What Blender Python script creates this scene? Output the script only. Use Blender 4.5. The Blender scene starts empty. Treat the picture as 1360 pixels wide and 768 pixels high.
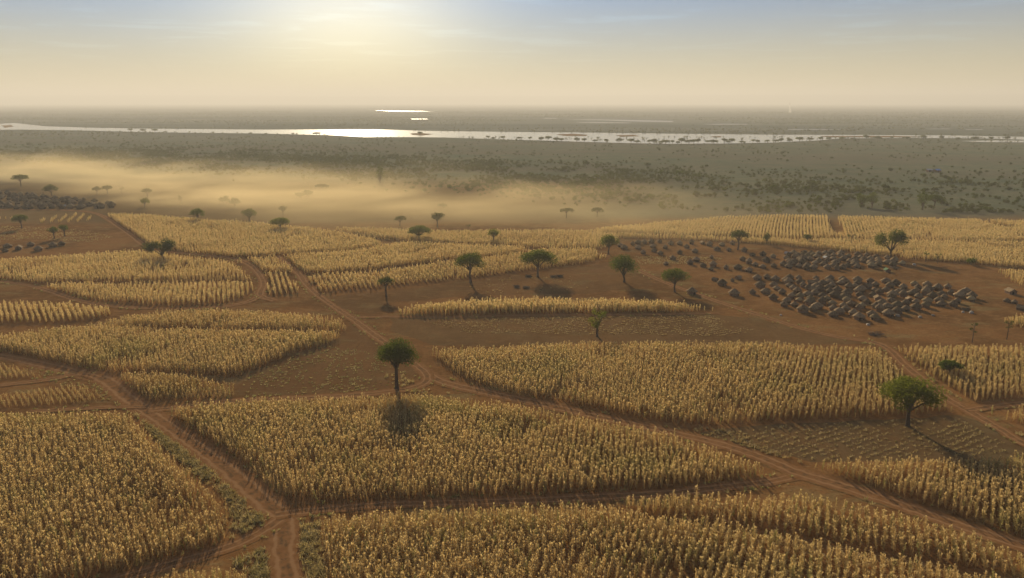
import bpy, math, random
import numpy as np
from mathutils import Vector, noise as mnoise

S = bpy.context.scene
COL = S.collection
RND = random.Random(7)
RNG = np.random.default_rng(11)
R = math.radians

# ------------------------------------------------------------------ camera
F, YH, H = 1067.0, 135.0, 60.0            # focal length and horizon row in photo pixels, flight height in metres
PITCH = math.atan((384 - YH) / F)
cam_d = bpy.data.cameras.new('camera'); cam = bpy.data.objects.new('camera', cam_d); COL.objects.link(cam)
cam.location = (0, 0, H); cam.rotation_euler = (math.pi / 2 - PITCH, 0, 0)
cam_d.sensor_width = 36; cam_d.lens = 36 * F / 1360
cam_d.clip_start = 1; cam_d.clip_end = 90000
S.camera = cam

# ------------------------------------------------------------------ sky, sun, exposure
SUN_AZ, SUN_EL = -11.0, 17.5              # degrees right of the view axis, degrees up
W = bpy.data.worlds.new('World'); S.world = W; W.use_nodes = True
wn, wl = W.node_tree.nodes, W.node_tree.links
sky = wn.new('ShaderNodeTexSky'); sky.sky_type = 'NISHITA'; sky.sun_disc = False
sky.sun_elevation = R(SUN_EL); sky.sun_rotation = R(SUN_AZ)
sky.air_density = 1.0; sky.dust_density = 0.2; sky.ozone_density = 9; sky.altitude = 300
bg = wn['Background']; bg.inputs['Strength'].default_value = 0.051
# thin high cirrus, laid out by direction on a high flat layer
tc = wn.new('ShaderNodeTexCoord'); sep = wn.new('ShaderNodeSeparateXYZ'); wl.new(tc.outputs['Generated'], sep.inputs[0])
zmx = wn.new('ShaderNodeMath'); zmx.operation = 'MAXIMUM'; zmx.inputs[1].default_value = 0.012; wl.new(sep.outputs['Z'], zmx.inputs[0])
dx = wn.new('ShaderNodeMath'); dx.operation = 'DIVIDE'; wl.new(sep.outputs['X'], dx.inputs[0]); wl.new(zmx.outputs[0], dx.inputs[1])
dy = wn.new('ShaderNodeMath'); dy.operation = 'DIVIDE'; wl.new(sep.outputs['Y'], dy.inputs[0]); wl.new(zmx.outputs[0], dy.inputs[1])
cmb = wn.new('ShaderNodeCombineXYZ'); wl.new(dx.outputs[0], cmb.inputs[0]); wl.new(dy.outputs[0], cmb.inputs[1])
cn = wn.new('ShaderNodeTexNoise'); cn.inputs['Scale'].default_value = 0.55; cn.inputs['Detail'].default_value = 7; cn.inputs['Roughness'].default_value = 0.6
cn.inputs['Distortion'].default_value = 0.35
wl.new(cmb.outputs[0], cn.inputs['Vector'])
cr = wn.new('ShaderNodeMapRange'); cr.inputs['From Min'].default_value = 0.51; cr.inputs['From Max'].default_value = 0.64
cr.inputs["To Max"].default_value = 0.5; cr.interpolation_type = 'SMOOTHSTEP'; wl.new(cn.outputs['Fac'], cr.inputs['Value'])
fade = wn.new('ShaderNodeMapRange'); fade.inputs['From Min'].default_value = 0.03; fade.inputs['From Max'].default_value = 0.051
wl.new(sep.outputs['Z'], fade.inputs['Value'])
cf = wn.new('ShaderNodeMath'); cf.operation = 'MULTIPLY'; wl.new(cr.outputs[0], cf.inputs[0]); wl.new(fade.outputs[0], cf.inputs[1])
cbr = wn.new('ShaderNodeVectorMath'); cbr.operation = 'MULTIPLY'; cbr.inputs[1].default_value = (1.6, 1.5, 1.38)
wl.new(sky.outputs[0], cbr.inputs[0])
cm = wn.new('ShaderNodeMix'); cm.data_type = 'RGBA'
wl.new(cf.outputs[0], cm.inputs[0]); wl.new(sky.outputs[0], cm.inputs[6]); wl.new(cbr.outputs[0], cm.inputs[7])
# a thin even veil of high ice cloud, brighter towards the sun as such veils are
sunv = (math.sin(R(SUN_AZ)) * math.cos(R(SUN_EL)), math.cos(R(SUN_AZ)) * math.cos(R(SUN_EL)), math.sin(R(SUN_EL)))
dt = wn.new('ShaderNodeVectorMath'); dt.operation = 'DOT_PRODUCT'; dt.inputs[1].default_value = sunv; wl.new(tc.outputs['Generated'], dt.inputs[0])
d0 = wn.new('ShaderNodeMath'); d0.operation = 'MAXIMUM'; d0.inputs[1].default_value = 0.0; wl.new(dt.outputs['Value'], d0.inputs[0])
d1 = wn.new('ShaderNodeMath'); d1.operation = 'POWER'; d1.inputs[1].default_value = 105.0; wl.new(d0.outputs[0], d1.inputs[0])
d2 = wn.new('ShaderNodeMath'); d2.operation = 'MULTIPLY_ADD'; d2.inputs[1].default_value = 40.0; d2.inputs[2].default_value = 1.0; wl.new(d1.outputs[0], d2.inputs[0])
vc = wn.new('ShaderNodeVectorMath'); vc.operation = 'SCALE'; vc.inputs[0].default_value = (9.2, 7.2, 3.0); wl.new(d2.outputs[0], vc.inputs['Scale'])
vm = wn.new('ShaderNodeMix'); vm.data_type = 'RGBA'; 
vf = wn.new('ShaderNodeMapRange'); vf.interpolation_type = 'SMOOTHSTEP'     # longer path through the veil towards the horizon
for k_, x_ in zip(('From Min', 'From Max', 'To Min', 'To Max'), (0.0, 0.14, 0.72, 0.11)): vf.inputs[k_].default_value = x_
wl.new(sep.outputs['Z'], vf.inputs['Value']); wl.new(vf.outputs[0], vm.inputs[0])
wl.new(cm.outputs[2], vm.inputs[6]); wl.new(vc.outputs[0], vm.inputs[7])
wl.new(vm.outputs[2], bg.inputs['Color'])

sd = bpy.data.lights.new('sun', 'SUN'); sd.energy = 4.8; sd.angle = R(0.6); sd.color = (1.0, 0.83, 0.58)
so = bpy.data.objects.new('sun', sd); COL.objects.link(so)
sdir = Vector((math.sin(R(SUN_AZ)) * math.cos(R(SUN_EL)), math.cos(R(SUN_AZ)) * math.cos(R(SUN_EL)), math.sin(R(SUN_EL))))
so.rotation_euler = (-sdir).to_track_quat('-Z', 'Y').to_euler(); so.location = (0, 0, 200)

S.view_settings.view_transform = 'Standard'; S.view_settings.look = 'None'
S.view_settings.exposure = 0.46; S.view_settings.gamma = 1.0; S.view_settings.use_curve_mapping = False
S.render.engine = 'CYCLES'
cy = S.cycles
cy.max_bounces = 6; cy.diffuse_bounces = 2; cy.glossy_bounces = 2; cy.transmission_bounces = 3; cy.transparent_max_bounces = 6
cy.volume_bounces = 0; cy.use_adaptive_sampling = True; cy.adaptive_threshold = 0.01
cy.volume_step_rate = 0.6; cy.volume_max_steps = 256
cy.caustics_reflective = False; cy.caustics_refractive = False
cy.use_denoising = True

# ------------------------------------------------------------------ helpers: pixels of the photo <-> ground
CP, SP = math.cos(PITCH), math.sin(PITCH)
def un(x, y, z=0.0):
    u = (x - 680) / F; v = (384 - y) / F
    t = (z - H) / (-SP + v * CP)
    return (u * t, (CP + v * SP) * t)
def proj(X, Y, Z):
    X = np.asarray(X, float); Y = np.asarray(Y, float); Z = np.asarray(Z, float) - H
    d = Y * CP - Z * SP; v = Y * SP + Z * CP
    return 680 + F * X / d, 384 - F * v / d
def height_at(y, Y):
    v = (384 - y) / F
    return H + (-SP + v * CP) / (CP + v * SP) * Y
def depth(X, Y): return Y * CP + H * SP

def tag(o, label=None, cat=None, group=None, kind=None):
    if label: o['label'] = label
    if cat: o['category'] = cat
    if group: o['group'] = group
    if kind: o['kind'] = kind
    return o

def mesh(name, verts, faces, mat=None, smooth=False):
    me = bpy.data.meshes.new(name)
    v = np.asarray(verts, np.float32).reshape(-1, 3)
    if isinstance(faces, np.ndarray):
        n, k = faces.shape
        me.vertices.add(len(v)); me.vertices.foreach_set('co', v.ravel())
        me.loops.add(n * k); me.loops.foreach_set('vertex_index', faces.astype(np.int32).ravel())
        me.polygons.add(n); me.polygons.foreach_set('loop_start', np.arange(0, n * k, k, dtype=np.int32))
        me.update(calc_edges=True)
    else:
        me.from_pydata([tuple(map(float, p)) for p in v], [], faces); me.update()
    if mat:
        for m in (mat if isinstance(mat, (list, tuple)) else [mat]): me.materials.append(m)
    if smooth: me.polygons.foreach_set('use_smooth', np.ones(len(me.polygons), bool))
    return me
def obj(name, me, parent=None, loc=None):
    o = bpy.data.objects.new(name, me); COL.objects.link(o)
    if parent: o.parent = parent
    if loc is not None: o.location = loc
    return o
def in_poly(P, x, y):
    inside = np.zeros(len(x), bool); n = len(P); j = n - 1
    for i in range(n):
        xi, yi = P[i]; xj, yj = P[j]
        c = ((yi > y) != (yj > y)) & (x < (xj - xi) * (y - yi) / (yj - yi + 1e-12) + xi)
        inside ^= c; j = i
    return inside
def gpoly(pts):
    return [un(p[0], p[1], p[2] if len(p) > 2 else 0.0) for p in pts]
def dist_to_line(P, x, y):
    d = np.full(len(x), 1e9)
    for (ax, ay), (bx, by) in zip(P[:-1], P[1:]):
        vx, vy = bx - ax, by - ay; L = vx * vx + vy * vy + 1e-9
        t = np.clip(((x - ax) * vx + (y - ay) * vy) / L, 0, 1)
        d = np.minimum(d, np.hypot(x - ax - t * vx, y - ay - t * vy))
    return d
def catmull(P, step):
    P = [np.array(p, float) for p in P]
    P = [2 * P[0] - P[1]] + P + [2 * P[-1] - P[-2]]
    out = []
    for i in range(1, len(P) - 2):
        n = max(2, int(np.linalg.norm(P[i + 1] - P[i]) / step))
        for k in range(n):
            t = k / n; a, b, c, d = P[i - 1], P[i], P[i + 1], P[i + 2]
            out.append(0.5 * (2 * b + (c - a) * t + (2 * a - 5 * b + 4 * c - d) * t * t + (3 * b - a - 3 * c + d) * t ** 3))
    out.append(P[-2]); return np.array(out)

# ------------------------------------------------------------------ materials
class N:
    def __init__(s, name):
        s.m = bpy.data.materials.new(name); s.m.use_nodes = True
        s.t = s.m.node_tree; s.n = s.t.nodes; s.l = s.t.links
        s.bsdf = s.n.get('Principled BSDF'); s.out = s.n.get('Material Output')
        s.bsdf.inputs['Specular IOR Level'].default_value = 0.03; s.bsdf.inputs['Roughness'].default_value = 0.9
    def new(s, t, **k):
        n = s.n.new(t)
        for a, b in k.items(): setattr(n, a, b)
        return n
    def link(s, a, b): s.l.new(a, b)
    def pos(s):
        if not hasattr(s, '_p'): s._p = s.new('ShaderNodeNewGeometry').outputs['Position']
        return s._p
    def mapping(s, scale=(1, 1, 1), rot=0.0, src=None):
        n = s.new('ShaderNodeMapping'); n.inputs['Scale'].default_value = scale; n.inputs['Rotation'].default_value = (0, 0, rot)
        s.link(src or s.pos(), n.inputs['Vector']); return n.outputs[0]
    def noise(s, scale, detail=4, rough=0.55, vec=None, dist=0.0):
        n = s.new('ShaderNodeTexNoise'); n.inputs['Scale'].default_value = scale; n.inputs['Detail'].default_value = detail
        n.inputs['Roughness'].default_value = rough; n.inputs['Distortion'].default_value = dist
        s.link(vec or s.pos(), n.inputs['Vector']); return n.outputs['Fac']
    def ramp(s, v, a, b, c=0.0, d=1.0, smooth=True):
        n = s.new('ShaderNodeMapRange'); n.interpolation_type = 'SMOOTHSTEP' if smooth else 'LINEAR'
        for k, x in zip(('From Min', 'From Max', 'To Min', 'To Max'), (a, b, c, d)): n.inputs[k].default_value = x
        s.link(v, n.inputs['Value']); return n.outputs[0]
    def mix(s, f, a, b, mode='MIX'):
        n = s.new('ShaderNodeMix', data_type='RGBA', blend_type=mode)
        for i, x in ((0, f), (6, a), (7, b)):
            if isinstance(x, (int, float)): n.inputs[i].default_value = x
            elif isinstance(x, tuple): n.inputs[i].default_value = (*x, 1)
            else: s.link(x, n.inputs[i])
        return n.outputs[2]
    def math(s, op, a, b=None):
        n = s.new('ShaderNodeMath', operation=op)
        for i, x in enumerate((a, b)):
            if x is None: continue
            if isinstance(x, (int, float)): n.inputs[i].default_value = x
            else: s.link(x, n.inputs[i])
        return n.outputs[0]
    def color(s, c):
        if isinstance(c, tuple): s.bsdf.inputs['Base Color'].default_value = (*c, 1)
        else: s.link(c, s.bsdf.inputs['Base Color'])
    def matte(s):
        d = s.new('ShaderNodeBsdfDiffuse'); d.inputs['Roughness'].default_value = 0.25
        bc = s.bsdf.inputs['Base Color']; nm = s.bsdf.inputs['Normal']
        s.link(bc.links[0].from_socket, d.inputs['Color'])
        if nm.links: s.link(nm.links[0].from_socket, d.inputs['Normal'])
        s.link(d.outputs[0], s.out.inputs[0]); return s.m
    def bump(s, h, strength=0.5, dist=0.1):
        n = s.new('ShaderNodeBump'); n.inputs['Strength'].default_value = strength; n.inputs['Distance'].default_value = dist
        s.link(h, n.inputs['Height']); s.link(n.outputs[0], s.bsdf.inputs['Normal'])
    def leafy(s, c, trans=0.5, tint=(1, 1, 1)):
        d = s.new('ShaderNodeBsdfDiffuse'); t = s.new('ShaderNodeBsdfTranslucent'); x = s.new('ShaderNodeMixShader')
        x.inputs[0].default_value = trans
        if isinstance(c, tuple): c = s.mix(0.0, c, c)
        s.link(c, d.inputs[0]); s.link(s.mix(1.0, c, tint, 'MULTIPLY'), t.inputs[0])
        s.link(d.outputs[0], x.inputs[1]); s.link(t.outputs[0], x.inputs[2]); s.link(x.outputs[0], s.out.inputs[0])
        return s.m

def soil_color(n):
    a = n.noise(0.03, 6, 0.65); b = n.noise(0.22, 5, 0.68); c = n.noise(1.7, 4, 0.7); e = n.noise(0.75, 4, 0.7, n.mapping((0.5, 1.5, 1), 0.5))
    g = n.noise(0.075, 6, 0.7, n.mapping((0.7, 1.6, 1), -0.3))
    base = n.mix(n.ramp(a, 0.36, 0.64), (0.165, 0.080, 0.027), (0.288, 0.140, 0.048))
    base = n.mix(n.ramp(b, 0.46, 0.70, 0, 0.65), base, (0.340, 0.184, 0.070))
    base = n.mix(n.ramp(g, 0.52, 0.66, 0, 0.6), base, (0.269, 0.204, 0.085))
    base = n.mix(n.ramp(c, 0.48, 0.68, 0, 0.6), base, (0.107, 0.059, 0.026))
    base = n.mix(n.ramp(e, 0.52, 0.72, 0, 0.6), base, (0.385, 0.245, 0.102))
    return base
def m_ground():
    n = N('ground'); soil = soil_color(n)
    sx = n.new('ShaderNodeSeparateXYZ'); n.link(n.pos(), sx.inputs[0])
    wob = n.noise(0.006, 4, 0.6)
    # scrub plain starts where the fields end; its limit runs obliquely
    yy = n.math('ADD', sx.outputs['Y'], n.math('MULTIPLY', n.ramp(wob, 0, 1, -1, 1, False), 20.0))
    f = n.ramp(yy, 398, 445)
    pv = n.mapping((1.0, 0.35, 1), 0.0)
    g1 = n.noise(0.02, 6, 0.62); g2 = n.noise(0.16, 5, 0.65); g3 = n.noise(0.004, 5, 0.6, n.mapping((0.5, 1.6, 1)))
    grass = n.mix(n.ramp(g1, 0.35, 0.65), (0.176, 0.172, 0.104), (0.124, 0.147, 0.088))
    grass = n.mix(n.ramp(g2, 0.45, 0.7, 0, 0.65), grass, (0.083, 0.112, 0.069))
    grass = n.mix(n.ramp(g3, 0.42, 0.62, 0, 0.6), grass, (0.161, 0.138, 0.091))
    g4 = n.noise(0.0012, 6, 0.7, n.mapping((0.45, 2.2, 1)))
    far = n.mix(n.ramp(g4, 0.4, 0.6), (0.080, 0.106, 0.081), (0.153, 0.166, 0.130))
    ff = n.ramp(sx.outputs['Y'], 950, 1900)
    tan = n.mix(n.ramp(g1, 0.35, 0.65), (0.215, 0.140, 0.060), (0.165, 0.105, 0.045))
    xx = n.ramp(n.math('ADD', n.math('MULTIPLY', sx.outputs['Y'], -0.3), sx.outputs['X']), -160, -30, 1, 0)
    td = n.math('MULTIPLY', xx, n.math('MULTIPLY', n.ramp(yy, 395, 425), n.ramp(yy, 560, 680, 1, 0)))
    n.color(n.mix(td, n.mix(f, soil, n.mix(ff, grass, far)), tan))
    n.bump(n.noise(1.4, 5, 0.65), 0.6, 0.15)
    return n.matte()
def m_field_soil(name, rot, dark, pale, amount, period=1.3, cover=None, cf_=0.0):
    """worked soil with faint furrow lines along one direction"""
    n = N(name); soil = soil_color(n)
    if cover: soil = n.mix(n.ramp(n.noise(0.12, 5, 0.65), 0.25, 0.6, cf_ * .5, cf_), soil, cover)
    v = n.mapping((1.0 / period, 0.03, 1), rot)
    ln = n.noise(1.0, 2, 0.5, v); lf = n.noise(2.2, 4, 0.7, n.mapping((1.0, 0.12, 1), rot))
    pt = n.ramp(n.noise(0.05, 4, 0.6), 0.4, 0.62)
    c = n.mix(n.math('MULTIPLY', pt, n.ramp(ln, 0.45, 0.7, 0, amount)), soil, pale)
    c = n.mix(n.math('MULTIPLY', pt, n.ramp(lf, 0.5, 0.72, 0, amount)), c, dark)
    n.color(c); n.bump(ln, 0.7, 0.12)
    return n.matte()
def m_track():
    n = N('track'); soil = soil_color(n)
    uv = n.new('ShaderNodeUVMap'); sx = n.new('ShaderNodeSeparateXYZ'); n.link(uv.outputs[0], sx.inputs[0])
    wob = n.noise(0.5, 3, 0.6); u = n.math('ADD', sx.outputs['X'], n.ramp(wob, 0.2, 0.8, -0.07, 0.07, False))
    d = n.math('ABSOLUTE', n.math('SUBTRACT', u, 0.5))             # 0 centre, .5 edge
    rut = n.math('ABSOLUTE', n.math('SUBTRACT', d, 0.2))
    packed = n.mix(n.ramp(n.noise(0.8, 4), 0.35, 0.7), (0.245, 0.120, 0.047), (0.310, 0.160, 0.066))
    f = n.ramp(d, 0.34, 0.5, 1, 0)
    c = n.mix(f, soil, packed)
    c = n.mix(n.ramp(rut, 0.02, 0.08, 0.65, 0), c, (0.400, 0.230, 0.110))
    edge = n.math('MULTIPLY', n.ramp(n.math('ABSOLUTE', n.math('SUBTRACT', d, 0.06)), 0.0, 0.09, 1, 0), n.ramp(n.noise(0.7, 4), 0.45, 0.65))
    c = n.mix(n.math('MULTIPLY', edge, 0.8), c, (0.11, 0.075, 0.04))
    n.color(c); n.bump(n.noise(2.0, 4), 0.5, 0.1)
    return n.matte()
def m_water(name='water', c=(0.24, 0.215, 0.165), ro=0.135, sp=0.6):
    n = N(name); n.color(c)
    n.bsdf.inputs['Roughness'].default_value = ro; n.bsdf.inputs['Specular IOR Level'].default_value = sp
    n.bump(n.noise(0.06, 6, 0.7, n.mapping((0.5, 1.4, 1))), 0.12, 1.0)
    return n.m
def m_maize(name, a, b, c, trans=0.45):
    n = N(name)
    oi = n.new('ShaderNodeObjectInfo')
    g = n.new('ShaderNodeAttribute', attribute_name='tone')
    big = n.noise(0.045, 4, 0.6)
    col = n.mix(oi.outputs['Random'], a, b)
    col = n.mix(n.ramp(big, 0.5, 0.68, 0, 0.7), col, c)
    col = n.mix(n.ramp(n.noise(0.022, 4, 0.65), 0.5, 0.66, 0, 0.6), col, tuple(x * k_ for x, k_ in zip(b, (0.85, 0.72, 0.6))))
    col = n.mix(n.ramp(oi.outputs['Random'], 0.90, 0.93, 0, 0.6), col, (0.26, 0.33, 0.09))
    col = n.mix(g.outputs['Fac'], col, (0.84, 0.70, 0.40))
    return n.leafy(col, trans, (1.0, 0.92, 0.70))
def m_leaf(name, a, b, trans=0.4, tint=(1.0, 1.0, 0.45)):
    n = N(name)
    g = n.new('ShaderNodeAttribute', attribute_name='tone')
    oi = n.new('ShaderNodeObjectInfo')
    col = n.mix(g.outputs['Fac'], a, b)
    col = n.mix(n.math('MULTIPLY', oi.outputs['Random'], 0.35), col, tuple(0.75 * x + 0.25 * y for x, y in zip(b, (0.14, 0.11, 0.04))))
    return n.leafy(col, trans, tint)
def m_simple(name, a, b, scale, rough=0.9, stretch=(1, 1, 1), bump=0.3):
    n = N(name); tcx = n.new('ShaderNodeTexCoord'); oi = n.new('ShaderNodeObjectInfo')
    f = n.noise(scale, 5, 0.65, n.mapping(stretch, 0, tcx.outputs['Object']))
    c = n.mix(n.ramp(f, 0.35, 0.65), a, b)
    hv = n.new('ShaderNodeHueSaturation'); n.link(c, hv.inputs['Color'])
    n.link(n.ramp(oi.outputs['Random'], 0, 1, 0.6, 1.35, False), hv.inputs['Value'])
    n.color(hv.outputs[0]); n.bsdf.inputs['Roughness'].default_value = rough
    n.bump(f, bump, 0.08)
    return n.m

M_GROUND = m_ground(); M_TRACK = m_track(); M_WATER = m_water()
M_MAIZE = m_maize('maize_leaf', (0.73, 0.57, 0.29), (0.46, 0.35, 0.16), (0.43, 0.41, 0.15), 0.62)
M_MAIZE_PALE = m_maize('maize_leaf_pale', (0.80, 0.66, 0.36), (0.66, 0.53, 0.27), (0.62, 0.52, 0.25), 0.62)
M_GRASS = m_maize('verge_grass', (0.48, 0.39, 0.17), (0.30, 0.26, 0.10), (0.20, 0.20, 0.07), 0.45)
M_STUB = m_maize('stubble_blades', (0.36, 0.29, 0.12), (0.23, 0.19, 0.075), (0.15, 0.14, 0.05), 0.4)
M_STRAW = m_maize('straw', (0.46, 0.35, 0.16), (0.31, 0.23, 0.10), (0.22, 0.17, 0.07), 0.4)
M_LEAF_DARK = m_leaf('leaf_dark_green', (0.060, 0.084, 0.020), (0.118, 0.148, 0.034), 0.5)
M_LEAF_GREEN = m_leaf('leaf_fresh_green', (0.100, 0.120, 0.022), (0.190, 0.205, 0.040), 0.52)
M_LEAF_OLIVE = m_leaf('leaf_olive', (0.060, 0.080, 0.027), (0.105, 0.120, 0.044))
M_BARK = m_simple('bark', (0.085, 0.060, 0.042), (0.16, 0.12, 0.085), 3.0, 0.95, (1, 1, 0.25), 0.6)
M_THATCH = m_simple('thatch', (0.165, 0.112, 0.062), (0.300, 0.218, 0.122), 2.2, 0.95, (1, 1, 0.35), 0.7)
M_THATCH_NEW = m_simple('fresh_thatch', (0.25, 0.18, 0.09), (0.36, 0.27, 0.14), 2.2, 0.95, (1, 1, 0.35), 0.7)
M_MUD = m_simple('mud_wall', (0.16, 0.105, 0.070), (0.25, 0.17, 0.115), 1.2, 0.95)
M_DARK = m_simple('dark_wood', (0.035, 0.027, 0.022), (0.06, 0.045, 0.035), 2.0)
M_TARP = m_simple('pale_sheet', (0.26, 0.26, 0.25), (0.38, 0.37, 0.34), 0.8, 0.6)
M_TARP_GREEN = m_simple('green_sheet', (0.06, 0.13, 0.05), (0.10, 0.20, 0.08), 0.8, 0.6)
M_BLUE = m_simple('blue_roof_sheet', (0.09, 0.22, 0.50), (0.14, 0.30, 0.60), 0.8, 0.5)
M_GREYSHEET = m_simple('grey_roof_sheet', (0.30, 0.31, 0.32), (0.42, 0.43, 0.44), 0.8, 0.5)
M_SACK = m_simple('pale_cloth', (0.40, 0.35, 0.28), (0.55, 0.49, 0.40), 1.5, 0.9)
M_BRUSH = m_simple('brushwood', (0.15, 0.12, 0.085), (0.28, 0.22, 0.15), 3.0, 0.95)
def m_hill():
    n = N('hill'); n.color(n.mix(n.ramp(n.noise(0.0015, 6, 0.65), 0.4, 0.6), (0.05, 0.055, 0.04), (0.10, 0.09, 0.06))); return n.m
M_HILL = m_hill()

# ------------------------------------------------------------------ ground, hills, river
def ground():
    rs = [0, 20, 60, 120, 200, 320, 500, 800, 1300, 2200, 4000, 8000, 16000, 30000]
    v, f = [(0, 0, 0)], []
    n = 72
    for r in rs[1:]:
        for k in range(n): v.append((r * math.cos(2 * math.pi * k / n), r * math.sin(2 * math.pi * k / n), 0))
    for k in range(n): f.append((0, 1 + k, 1 + (k + 1) % n))
    for i in range(len(rs) - 2):
        for k in range(n):
            a = 1 + i * n + k; b = 1 + i * n + (k + 1) % n
            f.append((a, a + n, b + n, b))
    o = obj('ground', mesh('ground', v, f, M_GROUND))
    tag(o, 'flat red-brown farmland soil running into a grey-green scrub plain', 'ground', kind='structure')
ground()
def hills():
    xs = np.linspace(-21000, 21000, 160); ys = np.linspace(0, 3200, 16)
    v = []
    for j, y in enumerate(ys):
        for i, x in enumerate(xs):
            t = y / 3200
            env = math.sin(math.pi * min(1, t * 1.35 if t < 0.74 else 1.0 * (1 - t) / 0.26 * 1.0)) if t < .74 else math.sin(math.pi * .999 * .5 * (1 - t) / .26) 
            env = min(1, t / 0.4) ** 1.2 if t < 0.4 else max(0.0, 1 - max(0, t - 0.75) / 0.25)
            h = 196 + 38 * mnoise.fractal(Vector((x * 0.00016, 3.1, y * 0.0003)), 0.9, 2.1, 5) + 22 * (x / 21000)
            v.append((x, 20000 + y - 0.00001 * x * x, max(-1, h * env) if 0 < j < len(ys) - 1 else -1))
    f = []
    m = len(xs)
    for j in range(len(ys) - 1):
        for i in range(m - 1): f.append((j * m + i, j * m + i + 1, (j + 1) * m + i + 1, (j + 1) * m + i))
    o = obj('hills', mesh('hills', v, f, M_HILL, True))
    tag(o, 'long low hazy blue-grey ridge along the horizon', 'hills', kind='structure')
hills()

def sheet(name, P, z, mat, label, cat, kind='structure', jitter=0.0, step=None):
    """a flat ground sheet with the outline P (metres)"""
    P = [np.array(p, float) for p in P]
    if step:
        Q = []
        for a, b in zip(P, P[1:] + P[:1]):
            n = max(1, int(np.linalg.norm(b - a) / step))
            for k in range(n):
                q = a + (b - a) * k / n
                Q.append(q + np.array([RND.uniform(-1, 1), RND.uniform(-1, 1)]) * jitter)
        P = Q
    import bmesh
    bm = bmesh.new(); vs = [bm.verts.new((p[0], p[1], z)) for p in P]
    fc = bm.faces.new(vs); bm.normal_update()
    if fc.normal.z < 0: fc.normal_flip()
    bmesh.ops.triangulate(bm, faces=bm.faces[:])
    me = bpy.data.meshes.new(name); bm.to_mesh(me); bm.free(); me.materials.append(mat)
    return tag(obj(name, me), label, cat, kind=kind)

RIV_TOP = [(-500, 158), (-150, 163), (0, 164.5), (20, 163.6), (60, 168), (120, 170), (200, 171.2), (340, 172.5), (500, 172), (560, 174), (680, 175.6),
           (800, 176.6), (900, 178), (1020, 179.2), (1150, 179.6), (1260, 180.2), (1360, 182), (1600, 185), (1900, 190)]
RIV_BOT = [(1900, 200), (1600, 190), (1360, 186), (1300, 184.2), (1200, 183.6), (1120, 184.2), (1085, 187), (1020, 190), (960, 191), (880, 191.5), (780, 189), (720, 187), (680, 186),
           (590, 183), (552, 182.6), (480, 182.4), (440, 180), (340, 177.6), (200, 176), (100, 173.4), (30, 172.4), (0, 172.6), (-150, 170), (-500, 166)]
sheet('river', gpoly(RIV_TOP + RIV_BOT), 0.30, M_WATER, 'wide pale river shining across the plain with a blinding sun glint', 'river', jitter=1.5, step=25)
sheet('side_channel', gpoly([(1275, 187.6), (1320, 186.8), (1360, 187.2), (1600, 192), (1600, 195), (1360, 189.6), (1300, 189.0)]), 0.30, M_WATER,
      'thin river arm behind bushes at the right edge', 'river arm', jitter=1.0, step=15)
M_POND = m_water('pond_water', (0.17, 0.16, 0.115), 0.34, 0.3)
ponds = [([(497, 145.2), (520, 146.4), (560, 147.0), (577, 149.2), (540, 150.0), (515, 148.2)], 'bright shallow pool far beyond the river, above the sun glint'),
         ([(545, 157.6), (566, 157.3), (570, 159.2), (548, 159.4)], 'small thin pool between the sun glint and the far bright pool'),
         ([(748, 157.2), (790, 156.8), (845, 158.6), (895, 161.5), (893, 165.3), (855, 164.2), (800, 159.6)], 'braided shallow wetland water beyond the middle of the river'),
         ([(722, 156.6), (738, 156.6), (740, 158.0), (724, 158.2)], 'tiny pool to the left of the braided wetland'),
         ([(765, 161.6), (790, 161.2), (830, 163.0), (845, 165.0), (800, 164.6), (770, 163.0)], 'broken shallow water below the braided wetland'),
         ([(932, 165.0), (965, 163.8), (993, 164.6), (992, 166.4), (950, 166.6)], 'flat narrow pool to the right of the braided wetland'),
         ([(1042, 171.4), (1080, 171.0), (1130, 172.6), (1090, 173.6), (1050, 173.4)], 'thin pool just beyond the river at the right'),
         ([(1280, 171.6), (1306, 171.4), (1306, 173.4), (1284, 173.2)], 'short pale pool near the right edge beyond the river'),
         ([(1228, 171.0), (1262, 170.6), (1262, 172.4), (1230, 172.2)], 'short pale pool left of the one near the right edge')]
for P, lab in ponds:
    yc_ = sum(p[1] for p in P) / len(P); P = [(p[0], yc_ + (p[1] - yc_) * .42) for p in P]
    sheet('pond', gpoly(P), 0.30, M_POND, lab, 'pond', jitter=4, step=10)
pass
M_BANK = m_field_soil('sandbank', 0.3, (0.06, 0.055, 0.035), (0.16, 0.12, 0.08), 0.4)
banks = [([(738, 179), (760, 178), (780, 179.4), (778, 181), (750, 181)], 'dark reed bank in the left part of the open river'),
         ([(818, 180), (842, 179.6), (850, 181.2), (826, 182)], 'low dark reed bank in the middle of the open river'),
         ([(545, 177.6), (560, 177.0), (575, 178.6), (560, 180.4), (548, 179.6)], 'small reed bank at the right end of the sun glint'),
         ([(1090, 181.2), (1180, 181.0), (1240, 182.0), (1180, 182.8), (1100, 182.6)], 'long low mud bank in the narrowing right part of the river'),
         ([(2, 167.0), (14, 166.4), (18, 168.6), (6, 170)], 'reed bank at the left end of the river'),
         ([(945, 181.6), (958, 181.4), (958, 182.8), (946, 182.8)], 'tiny dark bank near the right riverbank trees')]
for P, lab in banks:
    sheet('river_bank', gpoly(P), 0.45, M_BANK, lab, 'bank', jitter=2, step=10)

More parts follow.
